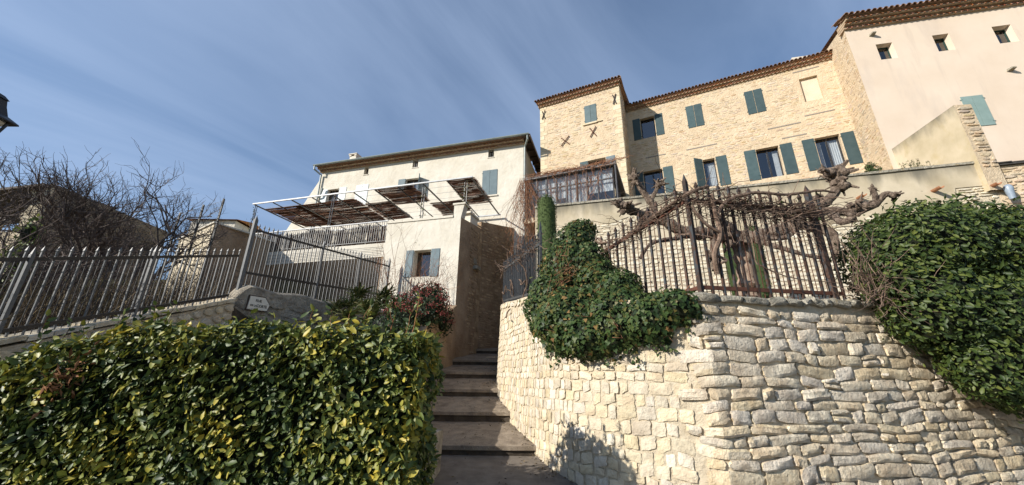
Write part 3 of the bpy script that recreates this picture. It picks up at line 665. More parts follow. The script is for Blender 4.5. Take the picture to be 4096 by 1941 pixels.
b.fbox(H, -9.18, -8.66, 13.02, 13.07, -1.46, -.94); b.build('chimney', m_cream, hh)

# ---------------------------------------------------------------- terrace block in front of it
T = Fr((-1.84, 11.8), -74.5)
tb = thing('terrace_building', T.P(-2, 2.5), 'low cream rendered terrace block with small shuttered window beside the alley', 'building')
tw = [(-1.46, -.84, 4.62, 5.53, .30)]
facade(T, -2.62, .14, 2, 6.60, tw, m_cream, 'wall', tb)
b = MB(); b.fbox(T, -2.62, -.14, 6.60, 6.68, -.22, .03); b.build('parapet_coping', m_cream, tb)
b = MB(); b.add([T.P(-.13, 6.60, .0), T.P(.14, 6.60, .0), T.P(.24, 7.05, .0), T.P(-.13, 7.05, .0), T.P(-.13, 6.60, -.3), T.P(.14, 6.60, -.3), T.P(.24, 7.05, -.3), T.P(-.13, 7.05, -.3)], [(0, 1, 2, 3), (5, 4, 7, 6), (1, 5, 6, 2), (4, 0, 3, 7), (3, 2, 6, 7)])
b.fbox(T, -.17, .28, 7.05, 7.11, -.33, .03); b.build('pillar', m_cream, tb)
b = MB(); b.fbox(T, -8.9, -2.62, 5.40, 5.90, -3.3, .0); b.build('terrace_slab', m_cream, tb)
b = MB(); b.fbox(T, -8.9, -2.62, 2.4, 5.40, -3.2, -2.6); b.fbox(T, -9.2, -8.9, 2.4, 5.9, -3.2, 0); b.fbox(T, -2.7, -2.6, 2.0, 5.40, -3.2, -.02); b.build('undercroft_wall', m_dirty, tb)
b = MB(); b.fbox(T, -2.62, .10, 5.85, 5.95, -3.3, -.2); b.build('terrace_floor', m_step, tb)
window(T, *tw[0][:4], tb, m_wood, dp=.26, curtain=0, leaves_=1, w=.06)
shutter(T, -1.48, .27, 4.62, 5.55, tb, m_shutb, side=-1, boards=8); shutter(T, -.83, .31, 4.60, 5.55, tb, m_shutb, side=1, boards=8)
c0 = T.P(.14, 0); c1 = np.array([-1.12, 13.4, 0]); c2 = H.P(.62, 0, .02); TS = Fr2(c0, c1); TS2 = Fr2(c1, c2); l1 = float(np.linalg.norm(c1 - c0)); l2 = float(np.linalg.norm(c2 - c1))
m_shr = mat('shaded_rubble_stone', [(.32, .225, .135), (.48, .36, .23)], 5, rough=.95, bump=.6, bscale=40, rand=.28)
b = MB(); b.quad(TS.P(0, 1), TS.P(l1, 1), TS.P(l1, 6.80), TS.P(0, 6.58)); b.quad(TS.P(0, 6.58, -.3), TS.P(0, 6.58), TS.P(l1, 6.80), TS.P(l1, 6.80, -.3)); sidew = b.build('side_wall', m_dirty, tb)
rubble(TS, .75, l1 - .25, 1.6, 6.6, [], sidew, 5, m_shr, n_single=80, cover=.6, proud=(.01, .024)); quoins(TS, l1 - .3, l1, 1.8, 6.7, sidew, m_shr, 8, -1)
b = MB(); b.quad(TS2.P(0, 1, -.06), TS2.P(l2, 1, -.06), TS2.P(l2, 7.45, -.06), TS2.P(0, 7.12, -.06)); b.quad(TS2.P(0, 7.12, -.36), TS2.P(0, 7.12, -.06), TS2.P(l2, 7.45, -.06), TS2.P(l2, 7.45, -.36)); b.quad(TS2.P(0, 6.5, -.36), TS2.P(0, 6.5, -.06), TS2.P(0, 7.12, -.06), TS2.P(0, 7.12, -.36)); sidew2 = b.build('rear_side_wall', m_dirty, tb)
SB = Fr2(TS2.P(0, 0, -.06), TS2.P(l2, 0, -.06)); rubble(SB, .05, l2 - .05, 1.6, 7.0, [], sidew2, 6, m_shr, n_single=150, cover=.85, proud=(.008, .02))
b = MB(); b.fbox(TS, 1.1, 1.4, 5.10, 5.22, -.1, .16); b.fbox(TS, 1.12, 1.36, 5.32, 5.50, -.1, .02); b.build('corbel_stone', m_cope, tb)
b = MB(); b.fbox(TS, .75, 1.35, 6.70, 7.02, -.45, -.02); b.fbox(TS, .65, 1.4, 7.02, 7.09, -.5, .02); b.build('parapet_block', m_cream, tb)

def pointed_bar(L, r, tip=.09, spear=True):
    mb = MB(); w = r
    prof = [(w, 0), (w, L - tip), (w * (1.5 if spear else 1), L - tip * .72), (0.001, L)]
    for r_, z in prof:
        for a, b_ in ((-1, -1), (1, -1), (1, 1), (-1, 1)): mb.v.append((a * r_, b_ * r_, z))
    for i in range(3):
        for j in range(4): mb.f.append((4 * i + j, 4 * i + (j + 1) % 4, 4 * i + 4 + (j + 1) % 4, 4 * i + 4 + j))
    mb.f.append((3, 2, 1, 0)); return mb
def fence(name, label, p, q, zb, zr0, zr1, ztip, n, parent=None, mbar=None, mrail=None, big=.012, thin=.006, thin_drop=.10, posts=(), rail=.024, thin_tip=True, group=None, spear=True, th=None):
    """iron railings from plan point p to q; the z arguments are (at p, at q)"""
    mbar = mbar or m_iron; mrail = mrail or m_iron
    th = th or thing(name, (p[0], p[1], zb[0]), label, 'fence', group)
    d = np.array([q[0] - p[0], q[1] - p[1]]); ang = math.atan2(d[1], d[0]); nb = MB()
    L = ztip[0] - zb[0]
    mbig = pointed_bar(1, big, tip=.09 / L, spear=spear); mbig.v = [(x, y, z) for x, y, z in mbig.v]
    me = mbig.mesh('bar', mbar); mt = pointed_bar(1, thin, tip=.05 / L, spear=spear).mesh('thin_bar', mrail)
    for i in range(2 * n + 1):
        t = i / (2 * n); x, y = lerp(p, q, t); z0, z1 = lerp(zb[0], zb[1], t), lerp(ztip[0], ztip[1], t)
        bigb = i % 2 == 0; top = z1 if bigb else z1 - thin_drop
        M = Matrix.Translation((x, y, z0)) @ Matrix.Rotation(ang + (math.pi / 4 if False else 0), 4, 'Z') @ Matrix.Rotation(R.uniform(-.006, .006), 4, 'Y') @ Matrix.Diagonal((1, 1, top - z0, 1))
        obj('bar' if bigb else 'thin_bar', me if bigb else mt, th, M)
    u = np.array([d[0], d[1], 0]) / np.hypot(*d); nn = np.array([-u[1], u[0], 0])
    for za, zc_ in (zr0, zr1):
        b = MB(); a = np.array([p[0], p[1], za]); c_ = np.array([q[0], q[1], zc_]); b.obox(a - nn * rail * .5 - np.array([0, 0, rail]), c_ - a, nn * rail, (0, 0, rail * 1.9)); b.build('rail', mrail, th)
    for t, zlo, zhi, w_ in posts:
        x, y = lerp(p, q, t); b = pointed_bar(zhi - zlo, w_, tip=.16, spear=False); obj('post', b.mesh('post', mbar), th, Matrix.Translation((x, y, zlo)) @ Matrix.Rotation(ang, 4, 'Z'))
    return th

# terrace railing (square bars, flat top rail)
p_, q_ = T.P(-8.6, 0, -.04), T.P(-2.64, 0, -.04)
tr = thing('terrace_railing', T.P(-5.6, 5.9), 'straight grey metal railing with flat handrail along the terrace edge', 'railing')
b = MB(); b.fbox(T, -8.7, -2.62, 6.72, 6.75, -.07, -.02); b.build('handrail', m_galv, tr); b = MB(); b.fbox(T, -8.7, -2.62, 5.98, 6.0, -.055, -.03); b.build('bottom_rail', m_ironl, tr)
me = MB(); me.box(-.009, .009, -.009, .009, 0, .72); me = me.mesh('bar', m_ironl)
for i in range(67): u = -8.66 + i * .0905; obj('bar', me, tr, T.M(u, 6.0, -.045))
rs_ = thing('brushwood_screen', T.P(-5.6, 5.95, -.14), 'dark brushwood screen tied behind the terrace railing', 'screen'); b = MB()
for i in range(900):
    u = R.uniform(-8.6, -2.7); v1 = 6.62 + R.gauss(0, .03) + .05 * math.sin(u * 3); b.tube([T.P(u, 5.92, -.12 + R.uniform(-.02, .02)), T.P(u + R.gauss(0, .03), v1, -.12 + R.uniform(-.02, .02))], R.uniform(.004, .009), 3, cap=False)
b.build('twigs', m_reed, rs_)['kind'] = 'stuff'
b = MB()
for v in (5.50, 5.62, 5.74): b.tube([T.P(-8.8, v, .05), T.P(-2.7, v, .05)], .007, 4)
b.build('tension_wires', m_iron, tr)

# ---------------------------------------------------------------- pergola
pg = thing('pergola', T.P(-4, 5.9), 'galvanised pergola shaded with torn dark reed mats over the terrace', 'pergola')
PV = 8.05; UB = [-8.92, -8.01, -7.09, -6.13, -5.2, -4.27, -3.36, -2.41, -1.40, -.48, .43]
b = MB(); b.fbox(T, -8.98, .48, PV - .02, PV + .025, -.03, .02); b.build('front_beam', m_galv, pg)
b = MB(); b.fbox(T, -8.98, .48, PV - .03, PV + .02, -3.34, -3.28); b.build('wall_beam', m_galv, pg)
for i, u in enumerate(UB):
    b = MB(); w_ = .022 if i % 2 == 0 else .012; b.fbox(T, u - w_, u + w_, PV - .045, PV - .005, -3.28, -.04); b.build('cross_beam', m_iron, pg)
for n_ in (-.45, -.9, -1.35, -1.8, -2.25, -2.7):
    b = MB(); b.tube([T.P(-8.92, PV + .006, n_), T.P(.43, PV + .006, n_)], .006, 4); b.build('wire', m_galv, pg)
for u, vb in ((-8.92, 5.9), (-5.2, 5.9), (-1.40, 5.9), (.20, 7.10)):
    b = MB()
    for du in (-.045, .045): b.tube([T.P(u + du, vb, -.12), T.P(u + du, PV - .03, -.12)], .014, 6)
    for k in range(6):
        if 6.1 + k * .34 > vb: b.tube([T.P(u - .045, 6.1 + k * .34, -.12), T.P(u + .045, 6.1 + k * .34, -.12)], .009, 4)
    b.build('lattice_post', m_iron, pg)
for (u0, u1, n0, n1, dz) in [(-8.85, -7.16, .48, 2.7, -.02), (-7.5, -4.63, .48, 2.75, 0), (-4.55, -3.38, 1.08, 2.72, -.01), (-3.37, -1.88, .05, 1.5, .02), (-1.93, -.58, 1.63, 3.0, 0), (-.55, .48, .1, 2.15, .02)]:
    b = MB(); n = int((n1 - n0) / .0075)
    for i in range(n):
        nn = n0 + (n1 - n0) * (i + R.uniform(-.4, .4)) / n
        if R.random() < .10 + .05 * math.sin(nn * 7 + u0): continue
        a, c_ = u0 + R.uniform(-.05, .06), u1 + R.uniform(-.06, .05); z = PV + .015 + dz + .022 * math.sin((nn - n0) * 5.0 + u0) * (1 + math.sin(nn * 3)) + R.uniform(-.008, .008); r_ = R.uniform(.005, .009)
        if R.random() < .12: a = lerp(a, c_, R.uniform(.02, .4))
        um = (a + c_) / 2
        b.tube([T.P(a, z, -nn), T.P(um, z - R.uniform(0, .02), -nn + R.uniform(-.01, .01)), T.P(c_, z + R.uniform(-.01, .01), -nn)], r_, 3, cap=False)
    b.build('reed_mat', m_reed, pg)['kind'] = 'stuff'
for u in (-8.95, -1.40, .43):                                                # climbing stems on the posts
    uu, vv, dv = (.20, 7.12, .075) if u > 0 else (u, 5.9, .17); pts = [T.P(uu + .06 * math.sin(k * 1.3), vv + k * dv, -.12 + .06 * math.cos(k * 1.7)) for k in range(12)]
    cl = thing('climber', pts[0], {-8.95: 'thin climber twining up the far left pergola post', -1.40: 'thin climber twining up the second pergola post from the right', .43: 'thin climber twining up the rightmost pergola post'}[u], 'climber', 'climbers on the pergola posts')
    b = MB(); b.tube(pts, .008, 4); b.build('stem', m_twig, cl)
    P_ = np.array([np.array(p) + NR.normal(0, .06, 3) for p in pts for _ in range(9)]); leaves('leaves', 'leaf', T_OVAL, P_, NR.normal(0, 1, (len(P_), 3)), NR.uniform(.04, .08, len(P_)), m_strap, cl)

# ---------------------------------------------------------------- stone tower
S1 = Fr((1.22, 15.0), -64.5)
tow = thing('stone_tower', S1.P(1.8, 6.7), 'square stone tower with iron cross wall anchors behind the glass veranda', 'tower')
lw = (2.13, 2.86, 8.9, 10.22)
fw = facade(S1, 0, 3.65, 6.5, 13.60, [(*lw, .2)], m_mortar, 'wall', tow)
rubble(S1, .32, 3.35, 6.8, 13.5, [(2.02, 2.70, 11.98, 13.04), lw, (1.8, 3.3, 8.8, 10.3), (1.7, 2.9, 11.2, 11.42)], fw, 11, m_rubble, n_single=260, cover=.70, proud=(.004, .014))
quoins(S1, .0, .34, 6.6, 13.58, fw, m_quoin, 3, 1); quoins(S1, 3.32, 3.65, 6.6, 13.58, fw, m_quoin, 4, -1)
shell(S1, 0, 3.65, 6.5, 13.6, 6, m_mortar, tow, right=False)
SR = right_side(S1, 3.65); b = MB(); b.quad(SR.P(0, 6.5), SR.P(6, 6.5), SR.P(6, 13.9), SR.P(0, 13.9)); sr_ = b.build('side_wall', m_mortar, tow)
rubble(SR, .3, 1.6, 6.8, 13.6, [], sr_, 12, m_rubble, n_single=40); quoins(SR, .0, .3, 6.6, 13.58, sr_, m_quoin, 5, 1)
shutter(S1, 2.09, .265, 12.07, 12.98, tow, m_shutb if False else mat('tower_shutter_paint', [(.085, .125, .135), (.11, .155, .165)], 5, rough=.6, rand=.08), vertical=True, boards=3); shutter(S1, 2.62, .265, 12.07, 12.98, tow, bpy.data.materials['tower_shutter_paint'], side=-1, vertical=True, boards=3)
b = MB(); b.fbox(S1, 2.0, 2.62, 11.98, 12.05, -.05, .06); b.fbox(S1, 2.62, 2.84, 12.0, 12.05, -.05, .05); b.build('sill', m_quoin, tow)
window(S1, *lw, tow, m_darkfr)
shutter(S1, 2.12, .34, 8.95, 10.22, tow, m_shut, side=-1); shutter(S1, 2.88, .36, 8.95, 10.22, tow, m_shutb, side=1)
for k, (u, v, a, l) in enumerate([(.19, 13.12, .32, .24), (3.42, 12.92, .26, .26), (1.18, 11.44, .72, .28), (2.42, 11.55, .52, .27)]):
    for sgn in (-1, 1):
        b = MB(); dx, dz_ = math.sin(a * sgn) * l, math.cos(a * sgn) * l; w_ = .018; c0 = S1.P(u - dx, v - dz_, .02 + .012 * sgn); ax = S1.u * (2 * dx) + S1.v * (2 * dz_); pn = np.cross(ax, S1.n); pn = pn / np.linalg.norm(pn)
        b.obox(c0 - pn * w_, ax, pn * 2 * w_, S1.n * .022); b.build('wall_anchor', m_rail if k > 1 else m_rust, tow)
eaves(S1, -.06, 3.70, 13.58, .142, 2, tow, 'tower', step=.105, rowh=.105, over=.07, back=5)
b = MB(); b.fbox(S1, 3.65, 3.80, 13.76, 13.84, -5, .25); b.build('verge', m_roof, tow)

# ---------------------------------------------------------------- long stone house
S2 = Fr((1.91, 16.44), -64.5)
sh = thing('stone_house', S2.P(7.5, 6.7), 'long rubble stone house with grey green shutters between tower and pink house', 'house')
sw_ = [(4.24, 4.83, 11.70, 12.76), (4.12, 4.89, 8.3, 10.06), (6.45, 6.88, 8.84, 10.08), (8.31, 9.05, 8.80, 10.08), (10.17, 10.90, 8.80, 10.07), (10.22, 10.80, 11.69, 12.77)]
fw = facade(S2, 3.6, 11.5, 6.5, 13.32, [(*h, .10 if i == 5 else .2) for i, h in enumerate(sw_)], m_mortar, 'wall', sh)
b = MB(); b.quad(S2.P(10.22, 11.69, -.10), S2.P(10.80, 11.69, -.10), S2.P(10.80, 12.77, -.10), S2.P(10.22, 12.77, -.10)); b.build('blind_window', mat('smooth_cream_plaster', [(.60, .50, .37), (.66, .56, .42)], 3, rough=.95, bump=.3, bscale=60), sh)
keep = [(a - .06, b_ + .06, c - .06, d + .06) for a, b_, c, d in sw_] + [(3.8, 5.3, 8.3, 10.2), (3.85, 5.25, 11.6, 12.85), (6.07, 6.8, 11.62, 12.86), (8.28, 9.0, 11.62, 12.86)]
TIM = [(8.85, 9.92, 10.86), (10.08, 11.0, 11.09), (9.22, 10.0, 10.33), (10.08, 10.93, 13.13), (5.92, 7.06, 10.69), (4.29, 5.1, 10.71)]
rubble(S2, 3.68, 11.4, 6.9, 13.28, keep + [(a, b_, v - .03, v + .03) for a, b_, v in TIM], fw, 17, m_rubble, n_single=300, rowh=(.045, .11), width=(.08, .30), cover=.68, proud=(.004, .013))
shell(S2, 3.6, 11.5, 6.5, 13.32, 6, m_mortar, sh)
for a, b_, v in TIM:
    b = MB(); b.fbox(S2, a, b_, v - .022, v + .022, -.05, .012); b.build('timber', m_timber, sh)
window(S2, *sw_[0], sh, m_darkfr, leaves_=1); window(S2, *sw_[1], sh, m_darkfr); window(S2, *sw_[2], sh, m_darkfr, leaves_=1, curtain=.62); window(S2, *sw_[3], sh, m_darkfr, curtain=.22); window(S2, *sw_[4], sh, m_darkfr, curtain=[.42, -.22])
for hu, wd, a, c, sd_ in [(4.22, .32, 11.69, 12.80, -1), (4.86, .32, 11.69, 12.80, 1), (4.10, .38, 8.75, 10.08, -1), (4.92, .38, 8.85, 10.10, 1), (6.92, .38, 8.79, 10.11, 1), (8.29, .38, 8.78, 10.10, -1), (9.09, .38, 8.80, 10.10, 1), (10.15, .37, 8.78, 10.09, -1), (10.94, .37, 8.77, 10.08, 1)]:
    shutter(S2, hu, wd, a, c, sh, m_shut, side=sd_, boards=11)
shutter(S2, 6.43, .38, 8.82, 10.12, sh, m_shut, side=-1, ang=math.radians(40), boards=4, vertical=True)
for u0 in (6.13, 8.34):
    shutter(S2, u0, .305, 11.69, 12.80, sh, m_shut, vertical=True, boards=3); shutter(S2, u0 + .62, .305, 11.69, 12.80, sh, m_shut, side=-1, vertical=True, boards=3)
eaves(S2, 3.70, 11.48, 13.30, .137, 2, sh, 'stone', step=.095, rowh=.10, over=.07, back=5)

# ---------------------------------------------------------------- pink house
Kf = Fr((11.59, 10.25), -77.6)
ph = thing('pink_house', Kf.P(3, 6.7), 'pale pink rendered house with deep square windows and teal shutter at far right', 'house')
nich = [(.74, 1.22, 11.84, 12.50), (2.36, 2.82, 11.87, 12.55), (3.98, 4.48, 11.87, 12.57)]
mb = MB(); us = sorted({0.0, 9.0, *[x for h in nich for x in h[:2]]}); vs_ = sorted({6.5, 13.30, *[x for h in nich for x in h[2:]]})
for a, b_ in zip(us, us[1:]):
    for c, d in zip(vs_, vs_[1:]):
        if not any(h[0] < (a + b_) / 2 < h[1] and h[2] < (c + d) / 2 < h[3] for h in nich): mb.quad(Kf.P(a, c), Kf.P(b_, c), Kf.P(b_, d), Kf.P(a, d))
for a, b_, c, d in nich:                                                       # splayed reveals
    i0, i1, j0, j1, dp = a + .01, b_ - .03, c + .01, d - .02, -.18; o_ = [Kf.P(a, c), Kf.P(b_, c), Kf.P(b_, d), Kf.P(a, d)]; i_ = [Kf.P(i0, j0, dp), Kf.P(i1, j0, dp), Kf.P(i1, j1, dp), Kf.P(i0, j1, dp)]
    for k in range(4): mb.quad(o_[k], o_[(k + 1) % 4], i_[(k + 1) % 4], i_[k])
mb.build('wall', m_pink, ph)
for a, b_, c, d in nich: window(Kf, a + .01, b_ - .03, c + .01, d - .02, ph, mat('green_window_frame', [(.02, .05, .04), (.03, .06, .05)], 5, rough=.6), dp=.18, leaves_=1, w=.02)
KL = Fr2((12.19, 11.57), Kf.P(0, 0)); b = MB(); wid = float(np.hypot(*(Kf.P(0, 0)[:2] - np.array([12.19, 11.57])))); b.quad(KL.P(-5, 6.5), KL.P(wid, 6.5), KL.P(wid, 13.50), KL.P(-5, 15.2)); gw = b.build('gable_wall', m_mortar, ph)
rubble(KL, -.1, wid - .02, 6.8, 13.2, [], gw, 23, m_rubble, n_single=120, cover=.6, proud=(.003, .009))
shutter(Kf, 2.35, .285, 8.94, 10.04, ph, m_shutt, vertical=True, boards=2); shutter(Kf, 2.92, .285, 8.94, 10.04, ph, m_shutt, side=-1, vertical=True, boards=2)
for u, v in ((.72, 12.90), (3.86, 10.80)):
    b = MB(); b.add([Kf.P(u - .08, v - .03, -.02), Kf.P(u + .08, v - .04, -.02), Kf.P(u + .09, v + .05, -.02), Kf.P(u - .06, v + .06, -.02), Kf.P(u - .05, v - .01, .16), Kf.P(u + .05, v - .02, .18), Kf.P(u + .06, v + .03, .16), Kf.P(u - .04, v + .04, .15)], [(4, 5, 6, 7), (0, 1, 5, 4), (1, 2, 6, 5), (2, 3, 7, 6), (3, 0, 4, 7)]); b.build('putlog_stone', m_cope, ph)
eaves(Kf, -.04, 8.9, 13.28, .166, 3, ph, 'pink', step=.11, rowh=.10, over=.08, back=5, skew=1.15)
b = MB(); b.fbox(Kf, -.55, -.1, 13.2, 14.1, -2.6, -2.1); b.fbox(Kf, -.62, -.03, 14.1, 14.2, -2.66, -2.04); b.build('chimney', m_cream, ph)

# ---------------------------------------------------------------- garden back wall with tile spouts
gw_ = thing('garden_back_wall', W.P(-5, 2.6), 'tall garden retaining wall, stained render above pale rubble, below the stone house', 'wall')
b = MB(); b.quad(W.P(-11.4, 1.5), W.P(0.0, 1.5), W.P(0.0, 6.78), W.P(-11.4, 6.78)); wl_ = b.build('wall', m_smortar, gw_)
m_gw = mat('garden_wall_stone', [(.58, .51, .38), (.76, .70, .56)], 5, rough=.95, bump=.6, bscale=50, rand=.14)
rubble(W, -11.35, -.02, 2.2, 5.6, [], wl_, 31, m_gw, n_single=300, rowh=(.06, .13), width=(.1, .34), cover=.92, proud=(.012, .025)); rubble(W, -11.35, -8.3, 5.6, 6.2, [], wl_, 33, m_gw, n_single=60, proud=(.012, .025)); rubble(W, -.75, -.02, 5.6, 6.16, [], wl_, 32, m_gw, n_single=30, proud=(.03, .04))
b = MB(); n = 60; us = [-11.4 + (11.4) * i / n for i in range(n + 1)]
lowv = [(6.18 if u > -.80 else 6.12 + .08 * math.sin(u * 5) if u < -8.3 else 5.42 + .10 * math.sin(u * 2.1) + .05 * math.sin(u * 7)) for u in us]
for i in range(n): b.quad(W.P(us[i], lowv[i], .022), W.P(us[i + 1], lowv[i + 1], .022), W.P(us[i + 1], 6.78, .022), W.P(us[i], 6.78, .022))
b.build('render_coat', m_stwall, gw_)
u = -11.4
while u < -.1:
    wd = R.uniform(.5, .8); b = MB(); b.fbox(W, u, min(u + wd - .008, -.02), 6.78 + R.uniform(-.004, .004), 6.845, -.3, .06 + R.uniform(-.008, .008)); obj('coping_slab', b.mesh('coping_slab', m_cope), gw_); u += wd
def spout(u, v, which):
    b = MB(); n = 6; L_ = .30; r = .062
    for dn, rr in ((-.05, r), (L_, r * .92)):
        for q in (rr, rr * .72):
            for j in range(n + 1):
                a = math.pi + math.pi * j / n; b.v.append(tuple(W.P(u + q * math.cos(a), v + q * math.sin(a) * 1.05 - .02 * (dn > 0), dn)))
    m = n + 1
    for j in range(n): b.f += [(j, j + 1, 2 * m + j + 1, 2 * m + j), (m + j + 1, m + j, 3 * m + j, 3 * m + j + 1), (2 * m + j, 2 * m + j + 1, 3 * m + j + 1, 3 * m + j)]
    for j in (0, n): b.f.append((j, m + j, 3 * m + j, 2 * m + j))
    tag(obj('tile_spout', b.mesh('tile_spout', m_terra, True)), which, 'spout', 'terracotta spouts in the garden wall')
spout(-2.77, 6.16, 'leftmost terracotta tile spout, beside the gnarled pollard branches'); spout(-1.20, 6.18, 'middle terracotta tile spout sticking out of stained render'); spout(-.13, 6.14, 'rightmost terracotta tile spout, above the grey metal can')
# projecting wall and slate-coped wall on the right
pw0, pw1 = np.array([11.72, 10.22]), np.array([11.46, 8.22])
pr_ = thing('projecting_wall', (11.5, 8.3, 6.7), 'stained render garden wall jutting out from the pink house with rough stone end', 'wall')
PL = Fr2(pw0, pw1); Lp = float(np.hypot(*(pw1 - pw0))); th_ = .40; b = MB()
b.quad(PL.P(0, 6.0), PL.P(Lp, 6.0), PL.P(Lp, 8.46), PL.P(0, 8.44)); b.quad(PL.P(0, 8.44), PL.P(Lp, 8.46), PL.P(Lp, 8.46, -th_), PL.P(0, 8.44, -th_)); b.quad(PL.P(Lp, 6, -th_), PL.P(0, 6, -th_), PL.P(0, 8.44, -th_), PL.P(Lp, 8.46, -th_)); b.build('rendered_face', m_stproj, pr_)
PE = right_side(PL, Lp) if False else Fr2(PL.P(Lp, 0), PL.P(Lp, 0, -th_)); b = MB(); b.quad(PE.P(0, 6.0), PE.P(th_, 6.0), PE.P(th_, 8.46), PE.P(0, 8.46)); pe = b.build('end_face', m_mortar, pr_)
rubble(PE, .02, th_ - .02, 6.6, 8.42, [], pe, 41, m_rubble, n_single=60, rowh=(.06, .13), width=(.12, .36), cover=.95, proud=(.012, .03))
rw = thing('slate_coped_wall', W.P(2, 4), 'rough stone wall topped with dark slates below the pink house', 'wall')
b = MB(); b.quad(W.P(0.0, 1.5, .0), W.P(9, 1.5, .0), W.P(9, 6.66, .0), W.P(0.0, 6.66, .0)); rwf = b.build('wall', m_mortar, rw)
rubble(W, .05, 4, 4.6, 6.6, [], rwf, 43, m_rubble, n_single=150, rowh=(.05, .12), width=(.12, .4), cover=.9, proud=(.015, .035))
for k in range(2):
    u = .12 - k * .1
    while u < 5:
        wd = R.uniform(.25, .5); b = MB(); b.fbox(W, u, u + wd - .01, 6.66 + k * .04 + R.uniform(0, .008), 6.695 + k * .04, -.35, .10 + R.uniform(-.03, .03) - k * .03); obj('slate', b.mesh('slate', m_slate), rw); u += wd
b = MB(); c0 = W.P(.10, 5.72, .16); b.lathe(c0, [(.001, 0), (.055, 0), (.075, .22), (.085, .28), (.07, .33), (.05, .36), (.001, .36)], 14)
tag(obj('metal_can', b.mesh('metal_can', mat('galvanised_can', [(.20, .25, .32), (.30, .36, .42)], 9, rough=.4, spec=.6), True)), 'grey galvanised can hanging on the stone wall under the right spout', 'can')
b = MB(); b.tube([W.P(.10, 6.08, .02), W.P(.10, 6.10, .16), W.P(.10, 6.06, .16)], .008, 4); tag(b.build('can_hook', m_iron), 'small iron hook above the grey metal can', 'hook')

# ---------------------------------------------------------------- glass veranda
V = Fr((3.35, 11.25), -67.0)
ve = thing('veranda', V.P(-1.5, 6.7), 'dark framed glass veranda overgrown with bare red creeper before the tower', 'veranda')
m_vfr = mat('veranda_frame_paint', [(.05, .05, .055), (.085, .085, .09)], 9, rough=.5, spec=.4); m_vroof = mat('veranda_roof_sheet', [(.15, .14, .14), (.22, .21, .205)], 4, rough=.6)
UV = [-3.06, -2.72, -2.36, -2.0, -1.64, -1.28, -.92, -.56, -.05]
b = MB(); b.fbox(V, -3.18, .10, 8.32, 8.44, -2.6, .10); b.build('roof', m_vroof, ve)
b = MB()
for u in UV: b.fbox(V, u - .022, u + .022, 6.85, 8.32, -.05, 0)
for v in (6.85, 7.86, 8.27): b.fbox(V, -3.06, -.05, v, v + .045, -.045, -.006)
b.build('front_frame', m_vfr, ve)
for a, c in zip(UV, UV[1:]):
    for v0, v1 in ((6.90, 7.86), (7.905, 8.27)):
        q = MB(); q.quad(V.P(a + .022, v0, -.025), V.P(c - .022, v0, -.025), V.P(c - .022, v1, -.025), V.P(a + .022, v1, -.025)); q.build('pane', m_glass, ve)
for a, c in zip(UV[1:], UV[2:]):
    q = MB(); v0 = R.choice([7.0, 7.2, 7.5])
    for i in range(8):
        x0, x1 = a + .03 + (c - a - .06) * i / 8, a + .03 + (c - a - .06) * (i + 1) / 8; q.quad(V.P(x0, v0, -.16 - .012 * (i % 2)), V.P(x1, v0, -.16 - .012 * ((i + 1) % 2)), V.P(x1, 8.27, -.16 - .012 * ((i + 1) % 2)), V.P(x0, 8.27, -.16 - .012 * (i % 2)))
    q.build('blind', m_curtain, ve)
VR = right_side(V, -.03); b = MB()
for u in (0, .6, 1.2, 1.8, 2.4): b.fbox(VR, u, u + .045, 6.85, 8.32, -.04, 0)
for v in (6.85, 7.86, 8.27): b.fbox(VR, .0, 2.5, v, v + .045, -.04, -.004)
b.build('side_frame', m_vfr, ve); q = MB(); q.quad(VR.P(.04, 6.9, -.02), VR.P(2.5, 6.9, -.02), VR.P(2.5, 8.3, -.02), VR.P(.04, 8.3, -.02)); q.build('pane', m_glass, ve)
b = MB(); b.fbox(V, -3.2, .1, 6.66, 6.85, -2.6, .04); b.build('plinth', m_stained, ve)
b = MB(); b.tube([V.P(.06, 8.3, .06), V.P(.06, 6.6, .06)], .03, 8); b.build('downpipe', m_vfr, ve, True)
# bare creeper: many stems hanging over the veranda and down its left end
crp = thing('bare_creeper', V.P(-3.1, 4.2), 'bare reddish creeper stems trailing over the glass veranda', 'creeper')
b = MB()
for i in range(200):
    left = R.random() < .58; u = R.uniform(-3.35, -2.85) if left else R.uniform(-3.1, .05)
    if not left and R.random() < .25: u = -1.0 + R.gauss(0, .3)
    v = R.uniform(8.0, 8.5); n_ = R.uniform(.05, .16); pts = [V.P(u, v, n_)]; L_ = R.uniform(.5, 1.7) if not left else R.uniform(1.2, 3.8); m_ = int(L_ / .11) + 2; du = 0
    for k in range(m_):
        du = du * .75 + R.gauss(0, .030); u += du; v -= L_ / m_ * R.uniform(.6, 1.3); n_ = max(.03, n_ + R.gauss(0, .02)); pts.append(V.P(u, v, n_))
    b.tube(pts, [R.uniform(.003, .006)] * (len(pts) - 1) + [.002], 3, cap=False)
for i in range(90):
    u = R.uniform(-3.2, 0); v = 8.42 + R.gauss(0, .05); pts = []
    for k in range(9): pts.append(V.P(u + k * .09, v + R.gauss(0, .035), .11 + R.gauss(0, .03)))
    b.tube(pts, .006, 3, cap=False)
b.build('stems', m_creep, crp)['kind'] = 'stuff'

